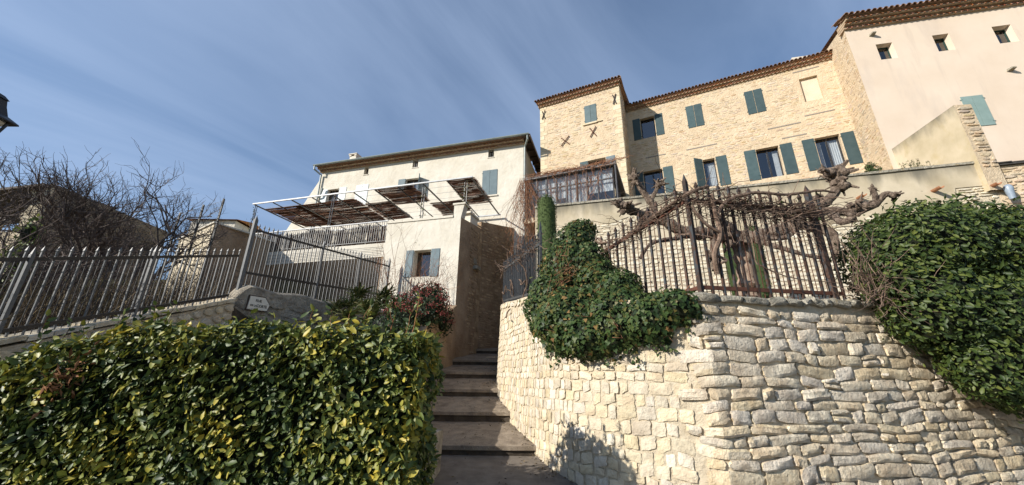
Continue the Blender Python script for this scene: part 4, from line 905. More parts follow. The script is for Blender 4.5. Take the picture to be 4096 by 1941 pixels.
# ---------------------------------------------------------------- iron fences on the street wall
C0, C1 = (2.16, 4.30), (1.40, 5.65)
fA = fence('corner_fence', 'rusty spiked iron fence beside the ivy, left of the corner post', C1, C0, (2.3, 2.45), (2.46, 2.60), (3.44, 3.70), (3.72, 3.95), 10, mbar=m_rust, mrail=m_rail, big=.013, thin=.0034, posts=[(1.0, 2.4, 4.06, .024)])
fB = fence('street_fence', 'rusty spiked iron fence on the coping of the stone wall', (2.16, 4.30), (4.15, 4.72), (2.44, 2.48), (2.60, 2.64), (3.70, 3.74), (3.97, 4.0), 13, mbar=m_rust, mrail=m_rail, big=.0135, thin=.0034, posts=[(.925, 2.42, 4.14, .03)])
fC = fence('alley_fence', 'dark spiked iron fence on the wall above the steps, left of the ivy', (-.20, 9.6), (.52, 6.45), (3.22, 2.82), (3.40, 3.0), (4.22, 3.86), (4.45, 4.12), 17, big=.011, thin=.006, posts=[(.985, 2.8, 4.30, .02)])

# ---------------------------------------------------------------- left fences and the sign wall
fL = fence('left_fence', 'long row of grey spiked railings above the hedge', (-6.18, 2.6), (-5.60, 7.55), (1.15, 2.90), (1.32, 3.05), (2.24, 3.87), (2.42, 4.02), 36, mbar=m_ironl, mrail=m_lamp, big=.0095, thin=.0032, thin_drop=.13, posts=[(.40, 1.75, 3.05, .02), (.68, 2.1, 3.55, .019)])
fT = fence('tall_fence', 'tall grey spiked railings behind the street name wall', (-5.75, 8.0), (-4.0, 12.1), (3.16, 3.46), (3.64, 4.0), (4.62, 4.95), (4.78, 5.16), 40, mbar=m_ironl, mrail=m_lamp, big=.0095, thin=.0032, thin_drop=.10, posts=[(0, 2.95, 4.95, .035), (.42, 3.2, 4.98, .026), (.72, 3.3, 5.1, .026), (1, 3.3, 5.25, .03)])
sg = thing('sign_wall', (-5.5, 8, 2.0), 'rounded rough masonry wall end carrying the street name plate', 'wall')
B0, B1 = np.array([-5.62, 7.72]), np.array([-3.72, 12.3]); BF = Fr2(B0, B1); BL = float(np.hypot(*(B1 - B0))); th_ = .42
b = MB(); n = 48; prof = []
for i in range(n + 1):
    u = BL * i / n; top = 3.34 + .14 * u / BL + .03 * math.sin(u * 5) - .42 * max(0, 1 - u / .38) ** 2
    k0 = len(b.v); rows = 14
    for k in range(rows + 1):
        z = 1.2 + (top - .05 - 1.2) * k / rows; bl = .015 * math.sin(u * 9 + z * 7) * math.cos(z * 5 + u * 3); b.v.append(tuple(BF.P(u, z, bl - .1 * max(0, 1 - u / .15) ** 2)))
    b.v.append(tuple(BF.P(u, top, -.07))); b.v.append(tuple(BF.P(u, top, -th_ + .07))); b.v.append(tuple(BF.P(u, top - .08, -th_))); b.v.append(tuple(BF.P(u, 1.2, -th_)))
w = 14 + 5
for i in range(n):
    for k in range(w - 1): a = i * w + k; b.f.append((a, a + w, a + w + 1, a + 1))
b.f.append(tuple(range(w)))
m_sgw = mat('rough_grey_masonry', [(.32, .275, .21), (.50, .44, .35)], 4, rough=.95, bump=.9, bscale=40, bump2=.8, b2scale=9, stain=[(3, (.18, .155, .125), .54, .74, (1, 1, 1.5))])
sgm = b.build('masonry', m_sgw, sg, smooth=True)
rubble(BF, .7, BL, 1.6, 3.12, [], sgm, 51, m_sgw, n_single=60, rowh=(.12, .26), width=(.2, .55), cover=.95, proud=(.02, .04))
b = MB()                                                                       # pale end blocks, facing the sun
for k in range(6):
    z = 1.9 + k * .19; b.obox(BF.P(-.05 + .02 * math.sin(k * 3), z, -th_ - .03), BF.u * (.13 + .03 * (k % 2)), BF.n * (th_ + .0), (0, 0, .17))
eb = b.build('end_blocks', m_sstone, sg)
sp_ = thing('street_sign', BF.P(.5, 2.85), 'cream street name plate with clipped corner lettered RUE DE LA COSTE', 'sign')
b = MB(); pl_ = [(.30, 2.85), (.73, 2.87), (.77, 3.0), (.64, 3.14), (.32, 3.13)]; k = len(pl_)
b.add([BF.P(u, v, .050) for u, v in pl_] + [BF.P(u, v, .035) for u, v in pl_], [tuple(range(k)), tuple(reversed(range(k, 2 * k)))] + [(i, i + k, (i + 1) % k + k, (i + 1) % k) for i in range(k)]); b.build('plate', m_sign, sp_)
b = MB(); pb = [(.28, 2.83), (.745, 2.85), (.79, 3.0), (.65, 3.16), (.30, 3.15)]
b.add([BF.P(u, v, .038) for u, v in pb] + [BF.P(u, v, -.02) for u, v in pb], [tuple(range(k)), tuple(reversed(range(k, 2 * k)))] + [(i, i + k, (i + 1) % k + k, (i + 1) % k) for i in range(k)]); b.build('backing', m_wood, sp_)
for tx, u, v, sz in (('RUE', .51, 3.03, .075), ('DE LA', .415, 2.925, .052), ('COSTE', .60, 2.925, .075)):
    cu = bpy.data.curves.new('lettering', 'FONT'); cu.body = tx; cu.size = sz; cu.align_x = 'CENTER'; cu.extrude = .001; cu.offset = .0016; cu.materials.append(m_black)
    M_ = Matrix(((BF.u[0], 0, BF.n[0], 0), (BF.u[1], 0, BF.n[1], 0), (0, 1, 0, 0), (0, 0, 0, 1))); p = BF.P(u, v, .0525); M_.translation = Vector([float(c) for c in p]); tmp = bpy.data.objects.new('tmp', cu); me = bpy.data.meshes.new_from_object(tmp); bpy.data.objects.remove(tmp)
    obj('lettering', me, sp_, M_)
# low stone base under the left fence
lb = thing('fence_base_wall', (-5.9, 5, 1), 'low pale stone base under the long left railings', 'wall')
LF = Fr2((-6.16, 2.4), (-5.58, 7.65)); b = MB(); LL = 5.28
b.add([LF.P(0, 0, .08), LF.P(LL, 0, .08), LF.P(LL, 2.92, .08), LF.P(0, 1.05, .08), LF.P(0, 0, -.3), LF.P(LL, 0, -.3), LF.P(LL, 2.92, -.3), LF.P(0, 1.05, -.3)], [(0, 1, 2, 3), (3, 2, 6, 7), (4, 7, 6, 5), (0, 3, 7, 4), (1, 5, 6, 2)]); b.build('core', m_smortar, lb)
i = 0; u = .02
while u < LL - .1:
    wd = R.uniform(.14, .34); zt_ = 1.05 + (2.92 - 1.05) * (u + wd / 2) / LL
    for k in range(4):
        q = MB(); vs_, fs_ = poly_stone(LF, u, u + wd, zt_ - .17 * (k + 1), zt_ - .17 * k - .02, .03, R); q.add([np.array(p) + LF.n * .08 for p in vs_], fs_); obj('stone', q.mesh('stone', m_sstone), lb)
    q = MB(); q.obox(LF.P(u, zt_ - .02, .12), LF.u * (wd - .012) + np.array([0, 0, .355 * wd]), -LF.n * .42, (0, 0, .06)); obj('coping_stone', q.mesh('coping_stone', m_sstone), lb); u += wd
# low wall between hedge and terrace block, left of the steps
lw_ = thing('alley_low_wall', (-1.8, 8, 1), 'dirty rendered low wall left of the steps under the red bush', 'wall')
pts = smooth_path([(-1.15, 5.0), (-1.45, 6.4), (-1.85, 8.2), (-1.90, 9.6), (-1.68, 10.9), (-1.62, 11.7)], .12); b = MB(); n = len(pts)
for i, p in enumerate(pts):
    z1 = np.interp(p[1], [5, 6.4, 8.2, 9.6, 12], [1.2, 1.6, 2.35, 2.9, 3.75]); z0 = .095 * p[1] - .2
    for k in range(11): b.v.append((p[0] + R.uniform(-.012, .012) - .03 * k / 10, p[1], z0 + (z1 - z0) * k / 10))
    b.v.append((p[0] - .4, p[1], z1))
for i in range(n - 1):
    for k in range(11): a = i * 12 + k; b.f.append((a, a + 1, a + 13, a + 12))
b.build('wall_face', m_dirty, lw_, smooth=True)
for k, (y0, y1, z1) in enumerate([(4.25, 4.78, .82), (4.80, 5.36, .98)]):
    b = MB(); c = [(-1.35, y0, .1), (-.86, y0 + .02, .1), (-.84, y1, .1), (-1.35, y1, .1)]; b.add(c + [(x * .99, y, z1 + R.uniform(-.02, .02)) for x, y, _ in c], [(4, 5, 6, 7), (0, 1, 5, 4), (1, 2, 6, 5), (2, 3, 7, 6), (3, 0, 4, 7)])
    tag(b.build('kerb_block', m_sgw), ['nearer weathered kerb block at the foot of the hedge', 'farther weathered kerb block beside the lowest step'][k], 'kerb block', 'kerb blocks by the steps')

# ================================================================== PLANTS
# ---------------------------------------------------------------- clipped hedge in front
HX0, HX1, HY0, HY1 = -5.6, -.76, 3.36, 4.30
def hedge_top(x): return float(np.interp(x, [-5.6, -4.6, -4.1, -3.5, -2.6, -1.2, -.7], [1.56, 1.62, 1.74, 1.95, 2.01, 1.98, 1.92]))
hg = thing('clipped_hedge', (-3, 3.8, .3), 'clipped hedge of glossy green and golden leaves in the left foreground', 'hedge')
b = MB(); n = 40
for i in range(n + 1):
    x = HX0 + (HX1 - .12 - HX0) * i / n; t = hedge_top(x) - .14
    for p in ((HY0 + .13, .05), (HY0 + .13, t - .15), (HY0 + .3, t), (HY1 - .2, t), (HY1 - .1, .05)): b.v.append((x, p[0] + R.uniform(-.05, .05), p[1] + R.uniform(-.04, .04)))
for i in range(n):
    for k in range(4): a = i * 5 + k; b.f.append((a, a + 5, a + 6, a + 1))
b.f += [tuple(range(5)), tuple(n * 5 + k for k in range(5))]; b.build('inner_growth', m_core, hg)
def hedge_pts(n):
    P, Q = [], []
    g_ = np.random.default_rng(5)
    while len(P) < n:
        k = g_.random()
        if k < .68:
            x = g_.uniform(HX0, HX1); z = g_.uniform(.15, hedge_top(x)); q = (-.55, -.9, .5)
            y = HY0 + .03 * math.sin(x * 5.1 + z * 4) + .02 * math.sin(x * 11 + z * 9) + abs(g_.normal(0, .055)) + .10 * max(0, 1 - (hedge_top(x) - z) / .12) + .1 * max(0, 1 - (HX1 - x) / .1)
        elif k < .86:
            x = g_.uniform(HX0, HX1); y = g_.uniform(HY0, HY1); z = hedge_top(x) + .04 * math.sin(x * 7 + y * 5) - abs(g_.normal(0, .05)) + (g_.uniform(0, .12) if g_.random() < .08 else 0); q = (0, -.3, 1)
        else:
            y = g_.uniform(HY0, HY1); z = g_.uniform(.2, hedge_top(HX1)); x = HX1 - abs(g_.normal(0, .06)) + .05 * math.sin(z * 9 + y * 6); q = (1, -.3, .3)
        P.append((x, y, z)); Q.append(q)
    return np.array(P), np.array(Q, float)
P_, Q_ = hedge_pts(25000)
leaves('leaf_mass', 'leaf', T_OVAL, P_, Q_, NR.uniform(.036, .10, len(P_)), m_hleaf, hg, n_single=300, tip=(.35, -.1, .05), spread=.55)
b = MB()
for i in range(26):                                                            # long new shoots standing out of the top
    x = R.choice([R.uniform(HX0 + .3, -2.95), R.uniform(-1.9, HX1 - .1)]); y = R.uniform(HY0 + .1, HY1 - .2); z = hedge_top(x) - .05; L_ = R.uniform(.15, .42); p0 = np.array([x, y, z]); d = np.array([R.uniform(-.3, .3), R.uniform(-.2, .2), 1.0])
    pts = [p0 + d * L_ * k / 4 + np.array([R.gauss(0, .008), 0, 0]) for k in range(5)]; b.tube(pts, [.005, .004, .004, .003, .002], 4)
    lp = np.array([lerp(pts[0], pts[-1], t) for t in np.linspace(.2, 1, 9)])
    leaves('shoot_leaves', 'leaf', T_OVAL, lp, NR.normal(0, 1, lp.shape) + [0, -.6, .3], NR.uniform(.05, .085, len(lp)), m_hleaf, hg, tip=(0, 0, .6))
b.build('shoots', m_brown, hg)['kind'] = 'stuff'
P_ = np.array([(-3.62, HY0 - .04, 1.52)]) + NR.normal(0, 1, (90, 3)) * [.06, .03, .10]; P_[:, 0] += (P_[:, 2] - 1.52) * .5
leaves('dead_sprig', 'leaf', T_LONG, P_, NR.normal(0, 1, P_.shape), NR.uniform(.04, .09, 90), m_brown, hg, tip=(.4, 0, .5))

# ---------------------------------------------------------------- ivy over the wall
iv = thing('ivy', (1.1, 5.2, 2.4), 'dense dark ivy mound hanging over the curved stone wall', 'ivy')
IB = [(*at(1480, 690, 5.75), .36, .4, .5), (*at(1560, 745, 5.1), .34, .34, .36), (*at(1450, 800, 5.2), .5, .45, .38), (*at(1560, 835, 4.6), .36, .3, .30), (*at(1490, 850, 4.75), .36, .3, .26), (*at(1640, 810, 4.35), .32, .28, .26), (*at(1705, 775, 4.2), .26, .22, .20), (*at(1405, 740, 5.9), .32, .45, .45), (1.02, 5.15, 2.25, .62, .48, .48), (.62, 5.95, 2.62, .40, .62, .52), (.88, 5.95, 3.1, .42, .5, .62), (1.05, 6.1, 3.62, .38, .4, .45), (1.25, 5.5, 2.8, .36, .4, .50), (1.42, 4.72, 2.32, .50, .32, .34), (1.85, 4.38, 2.38, .40, .24, .20), (.75, 5.4, 2.35, .42, .5, .45), (1.2, 6.2, 4.0, .26, .26, .20)]
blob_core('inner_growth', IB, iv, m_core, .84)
P_, Q_ = on_blobs(IB, 17000, .05, 8); leaves('leaf_mass', 'leaf', T_IVY, P_, Q_ + [0, -.3, .1], NR.uniform(.022, .066, len(P_)), m_ivy, iv, n_single=300, tip=(0, -.2, -.9), spread=.42)
P2, Q2 = on_blobs(IB, 3000, .04, 9); dd = np.exp(-(((P2[:, 0] - .78) / .15) ** 2 + ((P2[:, 2] - 2.9) / .5) ** 2)) + .12 * np.exp(-(((P2[:, 2] - 2.1) / .2) ** 2)); k = NR.random(len(P2)) < dd
leaves('dry_leaves', 'leaf', T_IVY, P2[k] + Q2[k] * .02, Q2[k], NR.uniform(.03, .06, int(k.sum())), m_ivyd, iv, tip=(0, 0, -1))
b = MB()
for i in range(110):
    p = P2[R.randrange(len(P2))]; p = np.array([.78 + R.gauss(0, .09), p[1], 2.95 + R.gauss(0, .3)]) if i < 60 else p
    if i < 60: p[1] = 5.42 + abs(R.gauss(0, .05)) - .05
    b.tube([p, p + [R.gauss(0, .06), -.05, R.gauss(0, .05)], p + [R.gauss(0, .1), -.07, R.gauss(.05, .1)]], [.004, .003, .001], 3, cap=False)
b.build('dry_stems', m_creep, iv)['kind'] = 'stuff'
rp, rn, rb = [], [], MB()
for i in range(26):                                                            # runners creeping down the stones
    s_ = R.uniform(S_CORNER - 2.4, S_CORNER - .1); z_ = R.uniform(1.95, 2.35); L_ = R.uniform(.08, .26); pts = []
    for k in range(7): s_ += R.gauss(0, .03); pts.append(wall_pt(s_, z_ - L_ * k / 6, .045))
    rb.tube(pts, .003, 3, cap=False)
    for p in pts:
        for _ in range(3): rp.append(p + np.array([R.gauss(0, .02), -.015, R.gauss(0, .02)])); rn.append((-.4, -1, .2))
rb.build('runners', m_vine, iv)['kind'] = 'stuff'; leaves('runner_leaves', 'leaf', T_IVY, np.array(rp), np.array(rn, float), NR.uniform(.025, .05, len(rp)), m_ivy, iv, tip=(0, 0, -.8), spread=.4)

# ---------------------------------------------------------------- big evergreen bush on the right
bs = thing('evergreen_bush', (5.8, 5, 2.4), 'large glossy evergreen bush spilling over the stone wall at right', 'bush')
BB = [(4.90, 4.75, 3.05, .50, .55, .62), (5.35, 4.75, 3.25, .65, .62, .62), (6.1, 4.9, 3.3, .75, .7, .66), (6.95, 5.1, 3.25, .8, .75, .66), (4.95, 4.45, 2.45, .62, .42, .52), (5.6, 4.5, 2.3, .75, .48, .6), (6.4, 4.7, 2.3, .8, .55, .75), (5.3, 4.42, 1.82, .50, .32, .42), (5.85, 4.5, 1.62, .62, .36, .38), (7.4, 5.0, 2.5, .9, .6, .9), (6.6, 4.75, 1.75, .75, .42, .5), (4.52, 4.45, 2.75, .24, .3, .36), (8.2, 5.3, 2.7, .9, .7, 1.1)]
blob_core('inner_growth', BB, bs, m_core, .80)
P_, Q_ = on_blobs(BB, 36000, .06, 12); leaves('leaf_mass', 'leaf', T_OVAL, P_, Q_ + [-.35, -.3, .25], NR.uniform(.03, .085, len(P_)), m_bleaf, bs, n_single=300, tip=(.1, -.6, -.35), spread=.6)
P_, Q_ = on_blobs(BB[:9], 1500, -.05, 13); k = (Q_[:, 2] > .1) | (NR.random(1500) < .35); leaves('top_sprigs', 'leaf', T_LONG, P_[k], Q_[k], NR.uniform(.07, .13, int(k.sum())), m_bleaf, bs, tip=(0, 0, .9), spread=.8)
b = MB()
for i in range(170):                                                          # bare twigs along its left flank
    p = np.array([4.28 + R.gauss(0, .16), 4.38 + R.gauss(0, .08), 2.45 + abs(R.gauss(0, .28))]); d = np.array([R.gauss(.1, .5), R.gauss(0, .25), R.gauss(.3, .5)]); pts = [p]
    for k in range(5): d = d + np.array([R.gauss(0, .25), R.gauss(0, .15), R.gauss(0, .25)]); pts.append(pts[-1] + d / np.linalg.norm(d) * R.uniform(.05, .10))
    b.tube(pts, [.005, .004, .004, .003, .002, .001], 3, cap=False)
b.build('bare_twigs', m_vine, bs)['kind'] = 'stuff'

# ---------------------------------------------------------------- pollard tree behind the fence
pt = thing('pollard_tree', (4.1, 6.6, 2.5), 'gnarled pollarded tree with knobbly limbs behind the iron fence', 'tree')
def limb(mb, pts, r0, r1, sides=9):
    r0, r1 = r0 * .82, r1 * .82
    P = smooth_path(pts, .07); n = len(P); mb.tube(P, [(r0 + (r1 - r0) * i / (n - 1)) * (1 + .14 * math.sin(i * 1.9) + R.uniform(-.12, .14)) for i in range(n)], sides, jit=.09)
def knob(mb, c, r, k=7):
    r = r * .85
    for i in range(k * 2):
        d = np.array([R.gauss(0, 1), R.gauss(0, 1), R.gauss(.2, 1)]); d = d / np.linalg.norm(d); p = np.asarray(c) + d * r * R.uniform(.3, .95); q = r * R.uniform(.22, .55)
        mb.lathe(p - [0, 0, q], [(.01, 0)] + [(q * math.sin(a) * R.uniform(.85, 1.12), q - q * math.cos(a)) for a in (.5, 1.0, 1.5, 2.0, 2.6)] + [(.01, 2 * q)], 8)
        if R.random() < .6: mb.tube([p, p + d * r * .8, p + d * r * 1.15], [q * .5, q * .35, q * .25], 6, jit=.15)
b = MB(); TP = [at(1882, 760, 6.6), at(1878, 700, 6.6), at(1868, 645, 6.6), at(1858, 600, 6.55)]; limb(b, TP, .22, .17, 12); b.build('trunk', m_trunk, pt, True)
LIMBS = [([(1858, 606, 6.55), (1800, 588, 6.4), (1730, 585, 6.3), (1668, 555, 6.3), (1640, 540, 6.3), (1612, 552, 6.2)], .15, .09), ([(1640, 548, 6.3), (1640, 515, 6.3), (1622, 488, 6.3), (1600, 455, 6.3)], .085, .06), ([(1634, 508, 6.3), (1648, 485, 6.25), (1656, 466, 6.2)], .055, .05), ([(1660, 550, 6.3), (1620, 540, 6.2), (1580, 530, 6.1)], .085, .07),
         ([(1862, 600, 6.5), (1910, 594, 6.3), (1960, 580, 6.1), (2010, 566, 6.0), (2060, 575, 5.9), (2095, 592, 5.8), (2105, 640, 5.8)], .16, .07), ([(1965, 582, 6.1), (2010, 545, 6.0), (2060, 520, 5.9), (2100, 485, 5.9), (2100, 450, 5.9)], .11, .085), ([(2040, 535, 5.9), (2100, 530, 5.6), (2150, 535, 5.5), (2200, 515, 5.4), (2225, 490, 5.35), (2245, 488, 5.3)], .09, .05), ([(2205, 512, 5.4), (2200, 485, 5.35), (2195, 478, 5.35)], .05, .04),
         ([(1900, 605, 6.2), (1960, 622, 6.0), (2020, 640, 5.9), (2070, 650, 5.8)], .06, .03), ([(1900, 600, 6.2), (1960, 600, 6.0), (1990, 590, 5.9), (2010, 560, 5.9)], .06, .035), ([(1800, 590, 6.4), (1790, 640, 6.2), (1795, 680, 6.1)], .07, .03), ([(1740, 590, 6.2), (1700, 600, 6.1), (1640, 612, 6.0), (1610, 650, 6.0)], .06, .03), ([(2095, 540, 5.6), (2120, 560, 5.3), (2150, 545, 5.2)], .08, .05), ([(1860, 600, 6.5), (1820, 560, 6.3), (1790, 540, 6.2)], .12, .06)]
for pts, r0, r1 in LIMBS: b = MB(); limb(b, [at(*p) for p in pts], r0, r1); b.build('limb', m_bark, pt, True)
for x, y, Y, r, k in [(1596, 450, 6.3, .13, 8), (1657, 463, 6.2, .10, 6), (1572, 524, 6.1, .17, 10), (1556, 512, 6.1, .10, 5), (2098, 440, 5.9, .20, 12), (2112, 462, 5.9, .17, 9), (2070, 436, 5.9, .10, 5), (2060, 500, 5.9, .12, 6), (2250, 492, 5.3, .10, 6), (2196, 476, 5.35, .07, 5), (2160, 520, 5.3, .13, 8), (2150, 545, 5.2, .11, 6), (1790, 640, 6.1, .10, 6), (2075, 655, 5.8, .07, 5), (2105, 640, 5.8, .08, 5), (1840, 600, 6.4, .18, 7)]:
    b = MB(); knob(b, at(x, y, Y), r, k); b.build('knob', m_bark, pt, True)
# ---------------------------------------------------------------- vine tangled along the fence
vn = thing('tangled_vine', (3, 4.4, 2.5), 'leafless vine tangled along the top of the rusty fence', 'vine')
FP = [np.array([1.35, 5.62, 3.42]), np.array([1.75, 5.0, 3.60]), np.array([2.14, 4.30, 3.74]), np.array([2.8, 4.42, 3.72]), np.array([3.5, 4.56, 3.74]), np.array([4.15, 4.70, 3.74])]
def along(t):
    t = max(0, min(t, .9999)) * 5; i = int(t); return lerp(FP[i], FP[i + 1], t - i)
b = MB()
for i in range(330):
    t = R.uniform(.0, 1.0) if i % 3 else R.uniform(.36, 1); p = along(t) + np.array([R.gauss(0, .05), R.gauss(0, .05), R.gauss(-.03, .07)]); d = (along(t + .02) - along(t)); d = d / np.linalg.norm(d) * R.choice([-1, 1]); pts = [p]; L_ = R.uniform(.3, 1.0)
    for k in range(9):
        d = d + np.array([R.gauss(0, .25), R.gauss(0, .22), R.gauss(0, .30)]); d = d / np.linalg.norm(d); q = pts[-1] + d * L_ / 9; c_ = along(t); q[2] += (c_[2] - q[2]) * .10; q[1] += (c_[1] - q[1]) * .06; pts.append(q)
    r_ = R.choice([.004, .005, .006, .009]); b.tube(pts, [r_ * (1 - .07 * k) for k in range(10)], 4, cap=False)
b.build('tangle', m_vine, vn)['kind'] = 'stuff'
for pts, r0, r1 in [([(1523, 632, 5.62), (1570, 600, 5.3), (1614, 566, 4.95), (1680, 520, 4.5), (1735, 485, 4.26), (1780, 470, 4.3)], .028, .022), ([(1805, 690, 4.35), (1798, 640, 4.28), (1812, 590, 4.3), (1800, 540, 4.3), (1790, 490, 4.3)], .034, .024), ([(1812, 585, 4.3), (1770, 560, 4.25), (1740, 520, 4.24)], .022, .014), ([(1800, 545, 4.3), (1830, 505, 4.32), (1900, 485, 4.36), (1980, 490, 4.42), (2060, 480, 4.5), (2100, 485, 4.55)], .024, .014), ([(1525, 615, 5.6), (1500, 600, 5.65), (1505, 612, 5.6), (1540, 608, 5.5)], .02, .012), ([(1795, 640, 4.3), (1830, 655, 4.32), (1815, 660, 4.3)], .018, .012), ([(1900, 660, 4.4), (1960, 690, 4.42), (2030, 705, 4.46), (2110, 712, 4.5)], .007, .005), ([(1890, 600, 4.4), (1898, 640, 4.4), (1905, 665, 4.4), (1960, 690, 4.42)], .007, .006), ([(1700, 590, 4.5), (1745, 590, 4.3), (1800, 600, 4.28)], .012, .008)]:
    q = MB(); P = smooth_path([at(*p) for p in pts], .06); n = len(P); q.tube([p + np.array([R.gauss(0, .006)] * 3) for p in P], [r0 + (r1 - r0) * k / n for k in range(n)], 7, jit=.12); q.build('stem', m_vine, vn, True)
b = MB()
for i in range(70):                                                           # wiry loops hanging in front of the bars
    p = along(R.uniform(.40, 1)) + np.array([0, -.03, -.05]); pts = [p]; d = np.array([R.gauss(0, .5), R.gauss(0, .1), -1.0])
    for k in range(7): d = d + np.array([R.gauss(0, .5), R.gauss(0, .12), R.gauss(.05, .4)]); d = d / np.linalg.norm(d); pts.append(pts[-1] + d * R.uniform(.04, .12))
    b.tube(pts, .0035, 3, cap=False)
b.build('hanging_wisps', m_vine, vn)['kind'] = 'stuff'
P_ = np.array([along(R.uniform(.45, 1)) + np.array([R.gauss(0, .05), R.gauss(0, .04), R.gauss(0, .10)]) for _ in range(90)]); leaves('last_leaves', 'leaf', T_OVAL, P_, NR.normal(0, 1, P_.shape), NR.uniform(.03, .06, len(P_)), m_bleaf, vn)
# the same vine on the alley fence
va = thing('alley_vine', (0, 8, 3.2), 'twisted bare vine stems on the dark alley fence', 'vine')
F0, F1 = np.array([-.20, 9.6, 4.25]), np.array([.52, 6.45, 3.9])
for i in range(7):
    t = R.uniform(.05, .95); p = lerp(F0, F1, t) + np.array([-.06, 0, -R.uniform(.2, 1.1)]); pts = [p]; d = np.array([.2, -.8, R.gauss(0, .6)])
    for k in range(9): d = d + np.array([R.gauss(0, .25), R.gauss(0, .5), R.gauss(0, .6)]); d = d / np.linalg.norm(d); q = pts[-1] + d * .12; q[0] += (lerp(F0, F1, t)[0] - .05 - q[0]) * .2; pts.append(q)
    q = MB(); q.tube(smooth_path(pts, .05), .014, 5, jit=.15); q.build('stem', m_vine, va, True)
b = MB()
for i in range(120):
    t = R.uniform(0, 1); p = lerp(F0, F1, t) + np.array([R.gauss(-.04, .04), 0, R.gauss(-.02, .07)]); pts = [p]; d = (F1 - F0) / 3.3 * R.choice([-1, 1])
    for k in range(6): d = d + np.array([R.gauss(0, .3), R.gauss(0, .3), R.gauss(0, .35)]); d = d / np.linalg.norm(d); pts.append(pts[-1] + d * .07)
    b.tube(pts, .005, 3, cap=False)
b.build('tangle', m_vine, va)['kind'] = 'stuff'

# ---------------------------------------------------------------- clipped column and small garden shrubs
def column(name, label, c, r, z0, z1, n):
    t = thing(name, (c[0], c[1], z0), label, 'shrub'); b = MB()
    b.lathe((c[0], c[1], z0), [(r * .8, 0), (r * .92, (z1 - z0) * .5), (r * .9, (z1 - z0) * .9), (r * .6, (z1 - z0) * .97), (.01, z1 - z0 - .02)], 14); b.build('inner_growth', m_cyp, t, True)
    a = NR.uniform(0, 6.283, n); z = NR.uniform(z0, z1, n); rr = np.where(z > z1 - r, np.sqrt(np.maximum(0, r * r - (z - z1 + r) ** 2)), r) * (1 + .05 * np.sin(a * 3 + z * 5)) - np.abs(NR.normal(0, .015, n))
    P = np.stack([c[0] + rr * np.cos(a), c[1] + rr * np.sin(a), z], 1); Q = np.stack([np.cos(a), np.sin(a), np.where(z > z1 - r, .8, .1)], 1)
    leaves('foliage', 'leaf', T_LONG, P, Q, NR.uniform(.03, .06, n), m_cyp, t, tip=(0, 0, 1.2), spread=.5)
column('clipped_cypress', 'round topped clipped green cypress column before the veranda', (.82, 8.5), .235, 2.9, 5.80, 5200)
column('clipped_cypress', 'clipped green column left behind the pollard trunk', at(1852, 700, 8.4)[:2], .16, 2.8, 5.0, 1500)
column('clipped_cypress', 'clipped green column right behind the pollard trunk', at(1915, 700, 8.2)[:2], .17, 2.8, 5.0, 1500)
def bush(name, label, blobs, n, m, tm=T_OVAL, sz=(.03, .06), cat='bush', tip=(0, 0, .3), depth=.15):
    t = thing(name, (blobs[0][0], blobs[0][1], blobs[0][2] - blobs[0][5]), label, cat); blob_core('inner_growth', blobs, t, m_core, .62); P, Q = on_blobs(blobs, n, depth, 4)
    leaves('leaf_mass', 'leaf', tm, P, Q, NR.uniform(*sz, n), m, t, tip=tip); return t
c = W.P(-2.05, 7.0, -.35); bush('small_shrub', 'small round dark shrub on the wall by the stone gable', [(*c, .20, .18, .20), (c[0] - .05, c[1], c[2] + .16, .12, .12, .14)], 500, m_cyp, T_LONG, (.05, .09))
c = W.P(-1.05, 6.95, -.4); t = thing('olive_shrub', c, 'sparse pale grey green shrub behind the coping of the rendered wall', 'shrub'); b = MB(); P_ = []
for i in range(34):
    p = np.asarray(c) + [R.gauss(0, .18), R.gauss(0, .05), -.1]; d = np.array([R.gauss(0, .35), R.gauss(0, .2), 1]); L_ = R.uniform(.15, .42); b.tube([p, p + d * L_ * .5, p + d * L_], [.004, .003, .002], 3); P_ += [lerp(p, p + d * L_, R.uniform(.3, 1)) for _ in range(8)]
b.build('stems', m_twig, t)['kind'] = 'stuff'; P_ = np.array(P_); leaves('leaves', 'leaf', T_LONG, P_, NR.normal(0, 1, P_.shape), NR.uniform(.04, .08, len(P_)), m_strap, t, tip=(0, 0, .8))

# ---------------------------------------------------------------- red flowering bush, strap-leaved plants, bare shrub
RB = [(-1.85, 10.3, 3.0, .3, .5, .5), (-2.9, 9.9, 3.3, .35, .4, .3), (-2.45, 8.7, 2.75, .45, .5, .38), (-2.5, 8.0, 2.35, .45, .5, .4), (-2.30, 9.9, 3.30, .55, .55, .45), (-1.95, 9.6, 3.25, .42, .45, .48), (-2.55, 9.5, 3.05, .5, .4, .38), (-2.05, 9.2, 2.95, .4, .3, .38), (-2.2, 10.1, 3.65, .45, .4, .3)]
t = bush('red_flowering_bush', 'dark bush covered in red flower buds below the small shuttered window', RB, 3800, m_rleaf, T_OVAL, (.05, .09))
P_, Q_ = on_blobs(RB, 1500, .02, 15); cl = P_[(Q_[:, 1] < .2) & (P_[:, 2] > 2.9)][:240]; P2 = np.repeat(cl, 9, 0) + NR.normal(0, .03, (len(cl) * 9, 3)); leaves('flower_buds', 'bud', T_DOT, P2, NR.normal(0, 1, P2.shape), NR.uniform(.022, .04, len(P2)), m_rflow, t)
P_ = []; 
